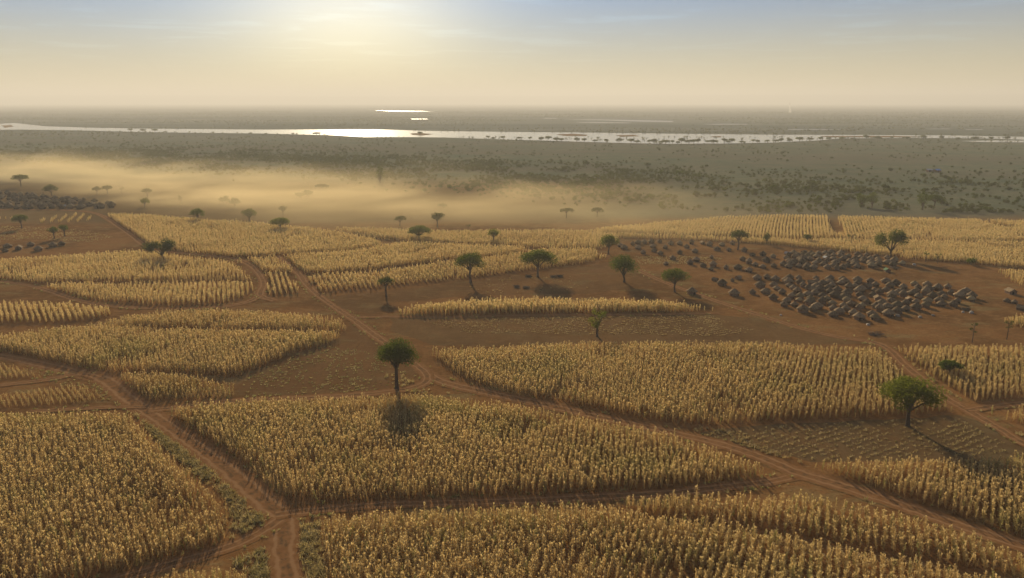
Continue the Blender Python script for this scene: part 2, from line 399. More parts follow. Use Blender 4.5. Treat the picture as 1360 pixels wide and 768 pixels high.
# ------------------------------------------------------------------ tracks
TRACKS = [
 ('dirt_track', 5.4, [(-120, 456), (0, 473), (50, 483), (100, 494), (140, 505), (165, 525), (190, 543), (215, 560), (260, 592), (300, 622), (338, 655), (372, 684), (378, 705), (376, 735), (384, 775), (395, 850)],
  'wide rutted red dirt track running diagonally past the front left field'),
 ('dirt_track', 3.4, [(372, 690), (335, 713), (285, 733), (232, 748), (150, 772), (60, 800), (-100, 850)], 'dirt track branching left along the near edge of the front left field'),
 ('dirt_track', 3.2, [(366, 684), (395, 680), (430, 677), (500, 671), (600, 668), (700, 665), (800, 660), (900, 654), (960, 647), (1020, 640), (1062, 631)], 'shaded dirt track between the two big front fields'),
 ('dirt_track', 4.2, [(560, 490), (580, 504), (605, 512), (640, 520), (720, 537), (800, 555), (880, 572), (960, 591), (1020, 611), (1060, 628), (1120, 646), (1200, 672), (1280, 700), (1360, 726), (1500, 775)],
  'red dirt track sweeping from the lone tree down to the lower right corner'),
 ('dirt_track', 3.6, [(368, 340), (395, 362), (405, 375), (421, 391), (446, 409), (470, 425), (500, 447), (530, 468), (555, 487), (566, 497), (566, 507), (552, 514), (527, 519), (480, 524), (400, 529), (310, 533), (240, 541), (198, 545)],
  'curving dirt track coming down from the far fields to the lone round tree'),
 ('dirt_track', 3.4, [(845, 358), (880, 374), (920, 389), (960, 403), (1010, 419), (1060, 435), (1110, 447), (1160, 455), (1182, 465), (1202, 485), (1230, 508), (1260, 531), (1290, 548), (1330, 571), (1360, 589), (1500, 660)],
  'red dirt track from the village down to the right edge'),
 ('dirt_track', 3.6, [(366, 400), (346, 392), (350, 378), (344, 364), (330, 351), (310, 344), (270, 339), (228, 335), (197, 329), (176, 314), (156, 300), (136, 287), (112, 281), (60, 279), (-60, 279)],
  'dark winding track climbing to the huts on the far left'),
 ('dirt_track', 3.2, [(346, 393), (326, 402), (290, 408), (225, 410), (150, 407), (100, 398), (50, 382), (0, 374), (-100, 366)], 'track curving round the near edge of the oval left fields'),
 ('dirt_track', 3.0, [(-80, 521), (0, 512), (60, 505), (105, 497), (132, 502)], 'short spur of track between the two small left plots'),
 ('dirt_track', 2.8, [(1284, 545), (1320, 540), (1380, 534), (1500, 527)], 'side track leaving to the right edge beside the big green tree'),
 ('dirt_track', 2.2, [(470, 422), (520, 421), (600, 421.5), (700, 419), (800, 418.5), (900, 417.5), (955, 416)], 'narrow footpath along the near edge of the pale island strip'),
 ('dirt_track', 2.0, [(40, 547), (110, 543), (160, 541), (196, 541)], 'faint footpath behind the front left field'),
]
TRACK_LINES = []
def ribbon(name, P, width, z, mat, label):
    C = catmull(P, 1.2); TRACK_LINES.append((C[::4], width))
    T = np.gradient(C, axis=0); T /= np.linalg.norm(T, axis=1)[:, None] + 1e-9
    Nn = np.stack([-T[:, 1], T[:, 0]], 1)
    K = 7; n = len(C); wv = width * (1 + 0.10 * np.sin(np.arange(n) * 0.11 + RND.random() * 6) + 0.06 * RNG.standard_normal(n))
    v = np.zeros((n, K, 3)); uv = np.zeros((n, K, 2))
    L = np.concatenate([[0], np.cumsum(np.linalg.norm(np.diff(C, axis=0), axis=1))])
    for k in range(K):
        u = k / (K - 1)
        v[:, k, :2] = C + Nn * ((u - 0.5) * wv)[:, None]; v[:, k, 2] = z; uv[:, k, 0] = u; uv[:, k, 1] = L
    i = np.arange(n - 1)[:, None] * K + np.arange(K - 1)[None]
    f = np.stack([i, i + K, i + K + 1, i + 1], -1).reshape(-1, 4)[:, ::-1]
    me = mesh(name, v.reshape(-1, 3), f, mat)
    ul = me.uv_layers.new(name='UVMap'); li = np.empty(len(me.loops), np.int32); me.loops.foreach_get('vertex_index', li)
    ul.data.foreach_set('uv', uv.reshape(-1, 2)[li].astype(np.float32).ravel())
    return tag(obj(name, me), label, 'track', kind='structure')
for i, (nm, w, pts, lab) in enumerate(TRACKS):
    ribbon(nm, gpoly(pts), w, 0.030 + 0.006 * i, M_TRACK, lab)

# worked bare soil
PLOTS = [
 ([(312, 500), (345, 488), (395, 468), (440, 455), (470, 430), (500, 450), (540, 478), (560, 500), (540, 514), (480, 521), (400, 526), (312, 530)], 0.75, 0.5, 'bare ploughed brown plot left of the lone round tree'),
 ([(520, 422), (700, 421), (950, 418), (1005, 422), (1060, 438), (1110, 449), (1160, 457), (1000, 458), (780, 456), (640, 460), (570, 458), (520, 440)], -0.9, 0.45, 'bare brown plot with straw rows below the pale island strip'),
 ([(925, 574), (1030, 563), (1200, 556), (1278, 552), (1300, 560), (1350, 590), (1420, 625), (1360, 618), (1200, 612), (1080, 612), (1010, 600)], 0.9, 0.5, 'harvested stubble plot under the big green tree'),
 ([(425, 395), (500, 388), (590, 378), (690, 366), (790, 352), (812, 346), (850, 360), (870, 378), (780, 390), (620, 393), (520, 402), (500, 417), (460, 412)], 0.3, 0.35, 'open brown fallow ground under the four mid-distance trees'),
 ([(-100, 520), (0, 509), (60, 503), (105, 495), (60, 480), (0, 470), (-100, 470)], 0.9, 0.35, 'small dark soil plot at the left edge between tracks'),
 ([(0, 377), (50, 384), (100, 398), (60, 400), (-80, 396), (-80, 375)], 0.9, 0.3, 'sliver of bare soil left of the oval field'),
]
COVER = {0: ((0.150, 0.086, 0.038), .5), 1: ((0.150, 0.105, 0.050), .5), 2: ((0.130, 0.094, 0.046), .7), 3: ((0.150, 0.092, 0.042), .4)}
for i, (P, rot, am, lab) in enumerate(PLOTS):
    sheet('bare_plot', gpoly(P), 0.012 + 0.002 * i, m_field_soil('worked_soil_%d' % i, rot, (0.060, 0.034, 0.016), (0.175, 0.110, 0.048), am, 1.3, *COVER.get(i, (None, 0.0))), lab, 'bare plot', jitter=0.6, step=4)

# ------------------------------------------------------------------ maize plants
def blade(V, Fc, base, az, length, up0, droop, width, tone, TN):
    """one arching leaf: 3 sections"""
    d = np.array([math.cos(az), math.sin(az), 0]); s = np.array([-math.sin(az), math.cos(az), 0])
    p = np.array(base, float); ang = up0; i0 = len(V)
    segs = 3; wid = [width * 0.6, width, width * 0.75, 0.0]
    for k in range(segs + 1):
        w = wid[k]
        V.append(p - s * w / 2); V.append(p + s * w / 2); TN += [tone, tone]
        p = p + (d * math.cos(ang) + np.array([0, 0, math.sin(ang)])) * length / segs
        ang -= droop / segs
    for k in range(segs):
        a = i0 + 2 * k; Fc.append((a, a + 1, a + 3, a + 2))
def tube(V, Fc, pts, rad, k=5):
    rings = []
    for i, (p, r) in enumerate(zip(pts, rad)):
        p = np.array(p, float)
        t = np.array(pts[min(i + 1, len(pts) - 1)], float) - np.array(pts[max(i - 1, 0)], float); t /= np.linalg.norm(t) + 1e-9
        a = np.cross(t, (0.3, 1, 0.1)); a /= np.linalg.norm(a) + 1e-9; b = np.cross(t, a)
        ring = []
        for j in range(k):
            an = 2 * math.pi * j / k; ring.append(len(V)); V.append(p + (a * math.cos(an) + b * math.sin(an)) * r)
        rings.append(ring)
    for r0, r1 in zip(rings[:-1], rings[1:]):
        for j in range(k): Fc.append((r0[j], r0[(j + 1) % k], r1[(j + 1) % k], r1[j]))
def set_tone(me, tn):
    a = me.attributes.new('tone', 'FLOAT', 'POINT'); a.data.foreach_set('value', np.asarray(tn, np.float32))
def plant_mesh(seed, mat, leaves=20, width=0.10):
    r = random.Random(seed); V, Fc, TN = [], [], []
    for st in range(2):
        hgt = r.uniform(1.45, 1.95); ox, oy = r.uniform(-.09, .09), r.uniform(-.09, .09); lx, ly = r.uniform(-.15, .15), r.uniform(-.15, .15)
        n0 = len(V); tube(V, Fc, [(ox, oy, 0), (ox + lx * .5, oy + ly * .5, hgt * .5), (ox + lx, oy + ly, hgt)], [0.028, 0.022, 0.012], 3)
        TN += [0.1] * (len(V) - n0)
        for k in range(leaves // 2):
            t = 0.14 + 0.82 * (k + r.random() * .6) / (leaves / 2)
            up = r.uniform(0.75, 1.3); dr = r.uniform(1.3, 2.9)
            ln = r.uniform(0.40, 0.66) * (1 - 0.45 * abs(t - 0.5))
            blade(V, Fc, (ox + lx * t, oy + ly * t, hgt * t), r.uniform(0, 6.283), ln, up, dr, width * r.uniform(.7, 1.2), r.choice((0, 0, 0.1, 0.25, 0.5)), TN)
        for k in range(5):   # tassel
            blade(V, Fc, (ox + lx, oy + ly, hgt - .05), r.uniform(0, 6.283), r.uniform(.28, .42), r.uniform(1.0, 1.5), r.uniform(0.3, 1.2), 0.075, r.uniform(.4, 1), TN)
    me = mesh('maize_plant', V, Fc, mat); set_tone(me, TN); return me
PLANTS = [plant_mesh(100 + i, M_MAIZE, 22, 0.095) for i in range(6)]
PLANTS_PALE = [plant_mesh(200 + i, M_MAIZE_PALE, 16, 0.15) for i in range(5)]

def scatter_gn(name, pts, rot, scl, var, protos):
    me = bpy.data.meshes.new(name); me.vertices.add(len(pts)); me.vertices.foreach_set('co', np.asarray(pts, np.float32).ravel())
    for k, a in (('rot', rot), ('scl', scl)):
        at = me.attributes.new(k, 'FLOAT_VECTOR', 'POINT'); at.data.foreach_set('vector', np.asarray(a, np.float32).ravel())
    at = me.attributes.new('var', 'INT', 'POINT'); at.data.foreach_set('value', np.asarray(var, np.int32))
    me.update(); o = obj(name, me)
    g = bpy.data.node_groups.new(name, 'GeometryNodeTree')
    g.interface.new_socket('Geometry', in_out='INPUT', socket_type='NodeSocketGeometry'); g.interface.new_socket('Geometry', in_out='OUTPUT', socket_type='NodeSocketGeometry')
    gi, go = g.nodes.new('NodeGroupInput'), g.nodes.new('NodeGroupOutput')
    iop = g.nodes.new('GeometryNodeInstanceOnPoints'); jn = g.nodes.new('GeometryNodeJoinGeometry')
    for p in protos:
        oi = g.nodes.new('GeometryNodeObjectInfo'); oi.inputs['Object'].default_value = p; oi.inputs['As Instance'].default_value = True
        oi.transform_space = 'ORIGINAL'; g.links.new(oi.outputs['Geometry'], jn.inputs[0])
    def attr(k, t):
        n = g.nodes.new('GeometryNodeInputNamedAttribute'); n.data_type = t; n.inputs['Name'].default_value = k; return n.outputs['Attribute']
    g.links.new(gi.outputs[0], iop.inputs['Points']); g.links.new(jn.outputs[0], iop.inputs['Instance'])
    iop.inputs['Pick Instance'].default_value = True
    g.links.new(attr('var', 'INT'), iop.inputs['Instance Index'])
    g.links.new(attr('rot', 'FLOAT_VECTOR'), iop.inputs['Rotation']); g.links.new(attr('scl', 'FLOAT_VECTOR'), iop.inputs['Scale'])
    g.links.new(iop.outputs[0], go.inputs[0])
    md = o.modifiers.new('plants', 'NODES'); md.node_group = g
    return o

def lattice(P, ang, row, gap, jit):
    P = np.array(P); c = P.mean(0); a = R(ang)
    e = np.array([math.sin(a), math.cos(a)]); s = np.array([math.cos(a), -math.sin(a)])
    q = (P - c); A = q @ s; B = q @ e
    nu = int((A.max() - A.min()) / row) + 2; nv = int((B.max() - B.min()) / gap) + 2
    U, Vv = np.meshgrid(np.arange(nu) * row + A.min(), np.arange(nv) * gap + B.min(), indexing='ij')
    wob = 0.35 * np.sin(Vv * 0.05 + U * 0.02)
    U = U + wob + RNG.normal(0, jit * row, U.shape); Vv = Vv + RNG.uniform(-.5, .5, U.shape) * gap
    X = c[0] + U * s[0] + Vv * e[0]; Y = c[1] + U * s[1] + Vv * e[1]
    return X.ravel(), Y.ravel()
def fbm(X, Y, s, seed=0.0):
    return np.array([mnoise.fractal(Vector((x * s, y * s, seed)), 1.0, 2.0, 3) for x, y in zip(X, Y)])

t = 1.9
FIELDS = [
 # outline (x, y[, t = top of crop]), row angle, row, gap, jitter, height scale, pale, label
 ([(221, 537, t), (340, 527, t), (500, 523, t), (556, 520, t), (600, 525, t), (680, 533, t), (755, 546, t), (820, 558, t), (895, 573, t), (967, 598, t), (1005, 611, t), (1028, 625, t), (1024, 636), (905, 649), (805, 655), (680, 660), (490, 665), (430, 667), (382, 662), (352, 643), (335, 624), (290, 593), (250, 570), (217, 546)],
  8, 0.95, 0.42, 0.12, 1.0, 0, 'large golden maize field in the middle foreground between the dirt tracks'),
 ([(426, 684, t), (525, 673, t), (680, 669, t), (815, 666, t), (855, 678, t), (930, 687, t), (1020, 699, t), (1095, 715, t), (1170, 729, t), (1220, 738, t), (1360, 766, t), (1550, 805, t), (1500, 900), (445, 900), (434, 765), (424, 722)],
  22, 1.08, 0.38, 0.08, 1.05, 0, 'nearest maize field along the bottom edge, its rows clearly showing'),
 ([(815, 656, t), (895, 652, t), (940, 652, t), (1020, 653, t), (1070, 651, t), (1110, 657, t), (1160, 668, t), (1205, 677, t), (1265, 696, t), (1332, 718, t), (1400, 742, t), (1550, 790, t), (1550, 830), (1360, 772), (1260, 752), (1160, 734), (1090, 722), (1020, 705), (930, 694), (860, 685), (818, 676)],
  22, 1.08, 0.38, 0.08, 1.0, 0, 'narrow wedge of maize between the nearest field and the right-hand track'),
 ([(-200, 549, t), (0, 545, t), (100, 544, t), (172, 546, t), (207, 581, t), (240, 611, t), (280, 646, t), (302, 668), (304, 700), (302, 721), (257, 738), (190, 753), (125, 767), (60, 785), (-200, 850)],
  25, 0.92, 0.42, 0.2, 1.0, 0, 'big brown maize field filling the lower left corner'),
 ([(120, 785, t), (165, 768, t), (207, 757, t), (237, 751, t), (295, 745, t), (325, 749, t), (335, 800), (330, 860), (60, 860)],
  -12, 0.97, 0.46, .15, 0.85, 0, 'scrap of maize at the bottom left below the branch track'),
 ([(118, 428, t), (160, 420, t), (220, 411, t), (270, 408, t), (340, 411, t), (402, 415, t), (450, 418, t), (463, 432, t), (462, 441), (340, 440), (250, 438), (180, 436)],
  12, 1.05, 0.48, 0.1, 1.0, 0, 'upper strip of maize in the middle left block, beyond a dark seam'),
 ([(-60, 448, t), (0, 443, t), (100, 430, t), (160, 430, t), (250, 433.5, t), (340, 435, t), (440, 437, t), (460, 440, t), (452, 449), (437, 458), (390, 470), (377, 476), (340, 491), (310, 502), (240, 497), (190, 496), (155, 495), (140, 493), (100, 488), (50, 477), (0, 469), (-60, 459)],
  12, 1.0, 0.45, 0.14, 1.0, 0, 'broad middle left maize field above the diagonal track'),
 ([(146, 490, t), (200, 492, t), (250, 494, t), (307, 505, t), (313, 528), (250, 533), (198, 533), (160, 513), (143, 497)],
  12, 1.05, 0.46, .14, 1.0, 0, 'small square maize block where the diagonal track bends'),
 ([(-120, 396, t), (0, 398, t), (95, 400, t), (140, 405, t), (162, 412, t), (160, 417), (125, 425), (75, 429), (0, 430), (-120, 432)],
  -35, 1.44, 0.56, .07, 1.0, 1, 'pointed left edge maize strip with slanting rows'),
 ([(50, 376, t), (100, 373, t), (225, 372, t), (333, 372, t), (338, 376, t), (335, 388), (322, 397), (295, 404), (225, 407), (150, 403), (100, 395), (52, 381)],
  -20, 1.44, 0.60, .10, 1.0, 1, 'lower half of the oval pale maize field on the left'),
 ([(-150, 352, t), (0, 342, t), (70, 338, t), (125, 334, t), (187, 331, t), (232, 335, t), (275, 341, t), (310, 347, t), (330, 362, t), (335, 374), (225, 374.5), (100, 375.5), (50, 377), (0, 371), (-150, 364)],
  -20, 1.35, 0.64, .2, 1.0, 1, 'upper half of the oval pale maize field around the forked tree'),
 ([(345, 359, t), (380, 359, t), (403, 384, t), (402, 390), (352, 394), (350, 368)],
  -20, 1.71, 0.56, .06, 1.0, 1, 'tiny maize block with fat rows between the two upper tracks'),
 ([(405, 365, t), (447, 360, t), (502, 356, t), (590, 345, t), (680, 335, t), (720, 328, t), (790, 328, t), (808, 338, t), (811, 343), (780, 350), (680, 363), (590, 374), (490, 384), (417, 389)],
  -20, 1.62, 0.60, .08, 1.0, 1, 'long pale maize band bordering the open brown ground'),
 ([(312, 343, t), (340, 338, t), (460, 331, t), (510, 323, t), (540, 319, t), (577, 321, t), (680, 325, t), (705, 327, t), (690, 338), (590, 348), (502, 358), (447, 363), (404, 364), (345, 361), (328, 352)],
  -25, 1.25, 0.6, 0.2, 1.0, 1, 'second pale maize band behind the long one'),
 ([(130, 283, t), (175, 283, t), (250, 288, t), (340, 294, t), (402, 300, t), (455, 306, t), (495, 314, t), (508, 319, t), (502, 329), (460, 335), (340, 342), (300, 343), (225, 334), (198, 328), (156, 302), (133, 288)],
  -30, 1.3, 0.7, 0.25, 1.0, 1, 'pale maize slope beside the dark winding track'),
 ([(440, 300, t), (520, 302, t), (600, 304, t), (680, 304, t), (740, 304, t), (800, 305, t), (822, 311, t), (818, 324), (800, 331), (730, 331), (680, 328), (577, 324), (540, 321), (500, 318)],
  -25, 1.3, 0.7, 0.2, 1.0, 1, 'farthest pale maize band below the dust in the middle'),
 ([(785, 302, t), (870, 294, t), (950, 288, t), (1020, 284, t), (1110, 285, t), (1200, 288, t), (1290, 290, t), (1360, 291, t), (1520, 293, t), (1520, 325), (1360, 323), (1240, 321), (1150, 320), (1020, 318), (800, 311)],
  19, 1.5, 0.55, 0.09, 1.0, 1, 'far right pale maize field with straight combed rows'),
 ([(800, 307, t), (1020, 314.5, t), (1240, 317, t), (1360, 319, t), (1520, 321, t), (1520, 364), (1360, 357), (1320, 354), (1270, 349), (1205, 345), (1170, 340), (1120, 335), (1060, 329), (1020, 325), (900, 318), (830, 317)],
  -15, 1.2, 0.55, 0.18, 1.0, 1, 'pale maize field directly behind the hut village'),
 ([(1323, 355, t), (1360, 357, t), (1500, 362, t), (1500, 405), (1360, 384), (1335, 370), (1324, 361)],
  5, 1.44, 0.64, .2, 1.0, 1, 'corner of pale maize at the right edge above the outlying huts'),
 ([(517, 413, t), (530, 408, t), (565, 403, t), (615, 398, t), (680, 395, t), (780, 396, t), (855, 398, t), (930, 403, t), (947, 408, t), (947, 413), (905, 415), (805, 416), (680, 417), (590, 419), (520, 419)],
  -5, 1.09, 0.44, .12, 1.2, 1, 'pale island strip of tall maize on the bare brown ground'),
 ([(563, 463, t), (590, 461, t), (680, 456, t), (780, 452, t), (1020, 453, t), (1167, 460, t), (1180, 470, t), (1192, 483, t), (1207, 495, t), (1240, 517, t), (1272, 541, t), (1268, 546), (1205, 552), (1120, 556), (1020, 560), (955, 565), (905, 565), (855, 557), (805, 547), (755, 536), (680, 524), (640, 514), (610, 500), (590, 485), (571, 472)],
  24, 1.08, 0.42, 0.08, 1.0, 0, 'wide golden maize field right of the lone round tree'),
 ([(1183, 460, t), (1195, 457, t), (1270, 457, t), (1360, 457, t), (1520, 461, t), (1520, 525), (1360, 530), (1320, 532), (1292, 535), (1268, 520), (1237, 500), (1207, 478), (1187, 464)],
  30, 1.05, 0.42, 0.1, 1.0, 0, 'maize field beyond the village track with a low dark tree in it'),
 ([(1313, 543, t), (1360, 538, t), (1500, 531, t), (1500, 615), (1360, 566), (1330, 556), (1313, 549)],
  30, 1.09, 0.46, .12, 0.95, 0, 'small maize plot squeezed against the right edge'),
 ([(1077, 608, t), (1120, 607, t), (1195, 605, t), (1270, 605, t), (1360, 600, t), (1520, 597, t), (1560, 780), (1360, 718), (1295, 693), (1245, 676), (1180, 655), (1125, 636), (1076, 621)],
  30, 0.98, 0.42, 0.12, 1.0, 0, 'maize field in the lower right with the blue tree shadow across it'),
 ([(-120, 470, 1.), (0, 479, 1.), (35, 488, 1.), (56, 497, 1.), (28, 503), (0, 506), (-120, 514)], -40, 1.0, 0.38, 0.12, 0.5, 0, 'small plot of short maize at the left edge above the spur'),
 ([(-120, 535, 1.), (0, 521, 1.), (50, 514, 1.), (100, 508, 1.), (116, 509, 1.), (134, 528), (128, 536), (0, 543), (-120, 549)], -40, 1.0, 0.38, 0.12, 0.5, 0, 'small plot of short maize at the left edge below the spur'),
 ([(45, 291, 1.5), (75, 285, 1.5), (100, 281, 1.5), (117, 283, 1.5), (126, 293), (95, 297), (50, 297)], -22, 4.20, 1.00, .05, 0.8, 1, 'little striped maize patch below the far left huts'),
 ([(-40, 289, 1.5), (0, 286.5, 1.5), (38, 286, 1.5), (40, 290), (10, 292), (-40, 294)], -30, 2.6, .9, .08, 0.7, 1, 'thin striped maize patch at the left edge below the far left huts'),
 ([(1327, 418, t), (1360, 415, t), (1500, 412, t), (1500, 448), (1360, 438), (1338, 431)], 10, 1.18, 0.52, .2, 1.0, 1, 'scrap of pale maize at the right edge below the village'),
]
# thin gaps inside fields (old furrow lines and lanes)
GAPS = [([(1287, 291), (1342, 305)], 5.0), ([(1273, 323), (1310, 329), (1370, 333)], 3.0), ([(1105, 286), (1112, 312)], 5.0), ([(1180, 308), (1260, 309), (1300, 308)], 2.0),
        ([(340, 345), (420, 347), (500, 342)], 1.5), ([(150, 310), (260, 316), (340, 312)], 1.2), ([(1070, 662), (1120, 676), (1190, 690)], 1.6), ([(430, 600), (560, 605)], 1.2), ([(1280, 345), (1370, 348)], 2.0)]
GAPS = [(gpoly(p), w) for p, w in GAPS]

field_pts = []
for fi, (P, ang, row, gap, jit, hs, pale, lab) in enumerate(FIELDS):
    G = gpoly(P); X, Y = lattice(G, ang, row, gap, jit)
    k = in_poly(G, X, Y); X, Y = X[k], Y[k]
    # ragged margin: a plant keeps only if a jittered copy of it is still inside
    k = in_poly(G, X + RNG.normal(0, .55, len(X)), Y + RNG.normal(0, .55, len(X))); X, Y = X[k], Y[k]
    ok = np.ones(len(X), bool)
    for gl, w in GAPS: ok &= dist_to_line(gl, X, Y) > w / 2
    for C, w in TRACK_LINES: ok &= dist_to_line(C, X, Y) > w * 0.46
    nz = fbm(X, Y, 0.06, fi * 3.3)
    ok &= RNG.random(len(X)) > np.where(nz < -0.42, 0.5, 0.07)
    X, Y, nz = X[ok], Y[ok], nz[ok]
    ed = dist_to_line(list(G) + [G[0]], X, Y); stunt = np.where(ed < 1.6, RNG.uniform(.5, 1.05, len(X)), 1.0)
    sc = stunt * hs * (1.0 + 0.15 * nz + RNG.normal(0, 0.12, len(X)))
    field_pts.append((X, Y, np.clip(sc, 0.35, 1.5)))

# the plants that show largest, one object each: the nearest ones inside the frame
X, Y, sc = field_pts[1]
px, py = proj(X, Y, np.zeros(len(X)) + 1.0)
near = np.where((px > 5) & (px < 1355) & (py < 766) & (py > 700))[0]
near = near[np.argsort(-py[near])][:290]
keep = np.ones(len(X), bool); keep[near] = False
PROTO, PROTO_PALE = [], []
for j, i in enumerate(near):
    o = obj('maize_plant', PLANTS[j % 6], loc=(X[i], Y[i], 0))
    o.rotation_euler = (RND.gauss(0, .06), RND.gauss(0, .06), RND.uniform(0, 6.28))
    s = sc[i]; o.scale = (s, s, s)
    tag(o, 'dry tan maize plant standing in the nearest rows along the bottom edge', 'maize plant', 'maize plants in the nearest rows')
    if j < 6: PROTO.append(o)
field_pts[1] = (X[keep], Y[keep], sc[keep])
X, Y, sc = field_pts[19]
px, py = proj(X, Y, np.zeros(len(X)))
front = np.argsort(-py)[:5]; keep = np.ones(len(X), bool); keep[front] = False
for j, i in enumerate(front):
    o = obj('maize_plant', PLANTS_PALE[j], loc=(X[i], Y[i], 0)); o.rotation_euler = (0, 0, RND.uniform(0, 6.28))
    tag(o, 'pale dry maize plant on the near edge of the island strip', 'maize plant', 'maize plants on the edge of the island strip'); PROTO_PALE.append(o)
field_pts[19] = (X[keep], Y[keep], sc[keep])

for (P, ang, row, gap, jit, hs, pale, lab), (X, Y, sc) in zip(FIELDS, field_pts):
    n = len(X); wide = 0.95 + 0.45 * np.clip((Y - 200) / 200, 0, 1)
    pts = np.stack([X, Y, np.zeros(n)], 1)
    rot = np.stack([RNG.normal(0, .12, n), RNG.normal(0, .12, n), RNG.uniform(0, 6.28, n)], 1)
    sv = np.stack([sc * wide, sc * wide, sc], 1)
    pr = PROTO_PALE if pale else PROTO
    o = scatter_gn('maize_field', pts, rot, sv, RNG.integers(0, len(pr), n), pr)
    tag(o, lab, 'maize field', kind='stuff')
print('plants', sum(len(a[0]) for a in field_pts))

# ------------------------------------------------------------------ low grass and stubble (real blades merged into one mesh per area)
def tuft(seed, n, h, w, spread):
    r = random.Random(seed); V, Fc, TN = [], [], []
    for k in range(n):
        a = r.uniform(0, 6.283); d = r.random() * spread
        blade(V, Fc, (math.cos(a) * d, math.sin(a) * d, 0), r.uniform(0, 6.283), h * r.uniform(.6, 1.2), r.uniform(.7, 1.4), r.uniform(.6, 1.8), w * r.uniform(.7, 1.3), r.choice((0, 0, .2, .5)), TN)
    return np.array(V), np.array(Fc), np.array(TN)
def merged(name, protos, X, Y, Z, scl, mat):
    VV, FF, TT = [], [], []; off = 0
    pick = RNG.integers(0, len(protos), len(X)); ang = RNG.uniform(0, 6.283, len(X))
    for q, (V, Fc, TN) in enumerate(protos):
        I = np.where(pick == q)[0]
        if not len(I): continue
        c, s = np.cos(ang[I]), np.sin(ang[I]); k = scl[I]
        x = (V[None, :, 0] * c[:, None] - V[None, :, 1] * s[:, None]) * k[:, None] + X[I][:, None]
        y = (V[None, :, 0] * s[:, None] + V[None, :, 1] * c[:, None]) * k[:, None] + Y[I][:, None]
        z = V[None, :, 2] * k[:, None] + Z[I][:, None]
        VV.append(np.stack([x, y, z], -1).reshape(-1, 3)); nv = len(V)
        FF.append((Fc[None] + (np.arange(len(I)) * nv)[:, None, None] + off).reshape(-1, 4)); off += len(I) * nv
        TT.append(np.clip(TN[None] + RNG.uniform(-.15, .25, len(I))[:, None], 0, 1).ravel())
    me = mesh(name, np.concatenate(VV), np.concatenate(FF), mat); set_tone(me, np.concatenate(TT)); return obj(name, me)
TUFTS = [tuft(i, 11, 0.75, 0.09, 0.4) for i in range(4)]
STUBS = [tuft(40 + i, 8, 0.42, 0.10, 0.4) for i in range(4)]
GRASS = [
 ('verge_grass', TUFTS, M_GRASS, [(176, 547), (194, 553), (222, 572), (262, 604), (300, 634), (338, 664), (352, 684), (345, 700), (305, 719), (306, 668), (282, 650), (240, 614), (205, 583)], 4.0, 'olive grass verge between the front left field and the diagonal track'),
 ('verge_grass', TUFTS, M_GRASS, [(300, 748), (365, 722), (370, 770), (378, 830), (330, 830), (328, 760)], 4.5, 'green grass patch in the left corner of the track junction'),
 ('verge_grass', TUFTS, M_GRASS, [(398, 702), (424, 692), (424, 722), (436, 768), (440, 800), (412, 800), (400, 740)], 4.0, 'grass tufts right of the junction beside the nearest field'),
 ('stubble', STUBS, M_STUB, [(930, 577), (1030, 566), (1200, 558), (1270, 555), (1340, 592), (1330, 604), (1200, 607), (1085, 611), (1000, 598)], 2.6, 'olive and straw stubble under the big green tree'),
 ('stubble', STUBS, M_STRAW, [(560, 427), (600, 424), (800, 421), (940, 419), (1005, 440), (960, 447), (800, 444), (620, 443)], 0.8, 'scattered straw rows on the bare plot below the island strip'),
 ('stubble', STUBS, M_STRAW, [(320, 500), (395, 470), (440, 458), (520, 475), (545, 500), (500, 518), (330, 527)], 0.45, 'sparse stubble on the ploughed plot left of the lone tree'),
 ('stubble', STUBS, M_STRAW, [(20, 476), (60, 483), (105, 494), (60, 500), (130, 506), (155, 528), (140, 534), (60, 503)], 0.5, 'straw stubble beside the left edge track'),
 ('verge_grass', TUFTS, M_GRASS, [(1296, 560), (1320, 560), (1380, 590), (1380, 602), (1330, 577)], 1.3, 'grassy strip between the right track and the small right plot'),
 ('verge_grass', TUFTS, M_GRASS, [(1190, 467), (1240, 504), (1275, 530), (1262, 527), (1220, 493)], 0.9, 'thin grass verge on the far side of the right track'),
 ('verge_grass', TUFTS, M_STRAW, [(905, 567), (960, 571), (1010, 592), (1075, 618), (1040, 610), (980, 590)], 0.9, 'dry grass edge of the track above its junction at right'),
 ('dry_grass', STUBS, M_GRASS, [(0, 300), (60, 303), (120, 306), (150, 315), (120, 322), (40, 317), (0, 320)], 0.5, 'olive weeds on the open ground around the far left trees'),
 ('dry_grass', STUBS, M_STRAW, [(620, 376), (690, 367), (760, 366), (800, 380), (740, 388), (620, 390)], 0.12, 'thin dry grass around the foot of the mid-distance trees'),
 ('dry_grass', STUBS, M_STRAW, [(843, 341), (900, 340), (960, 343), (950, 351), (850, 351)], 1.6, 'pale grass patch among the left huts of the village'),
 ('verge_grass', TUFTS, M_GRASS, [(505, 498), (540, 498), (552, 508), (535, 515), (505, 513)], 0.5, 'low weeds round the foot of the lone round tree'),
 ('verge_grass', TUFTS, M_GRASS, [(540, 518), (565, 516), (605, 524), (580, 525), (545, 522)], 0.8, 'weeds on the track edge below the lone round tree'),
]
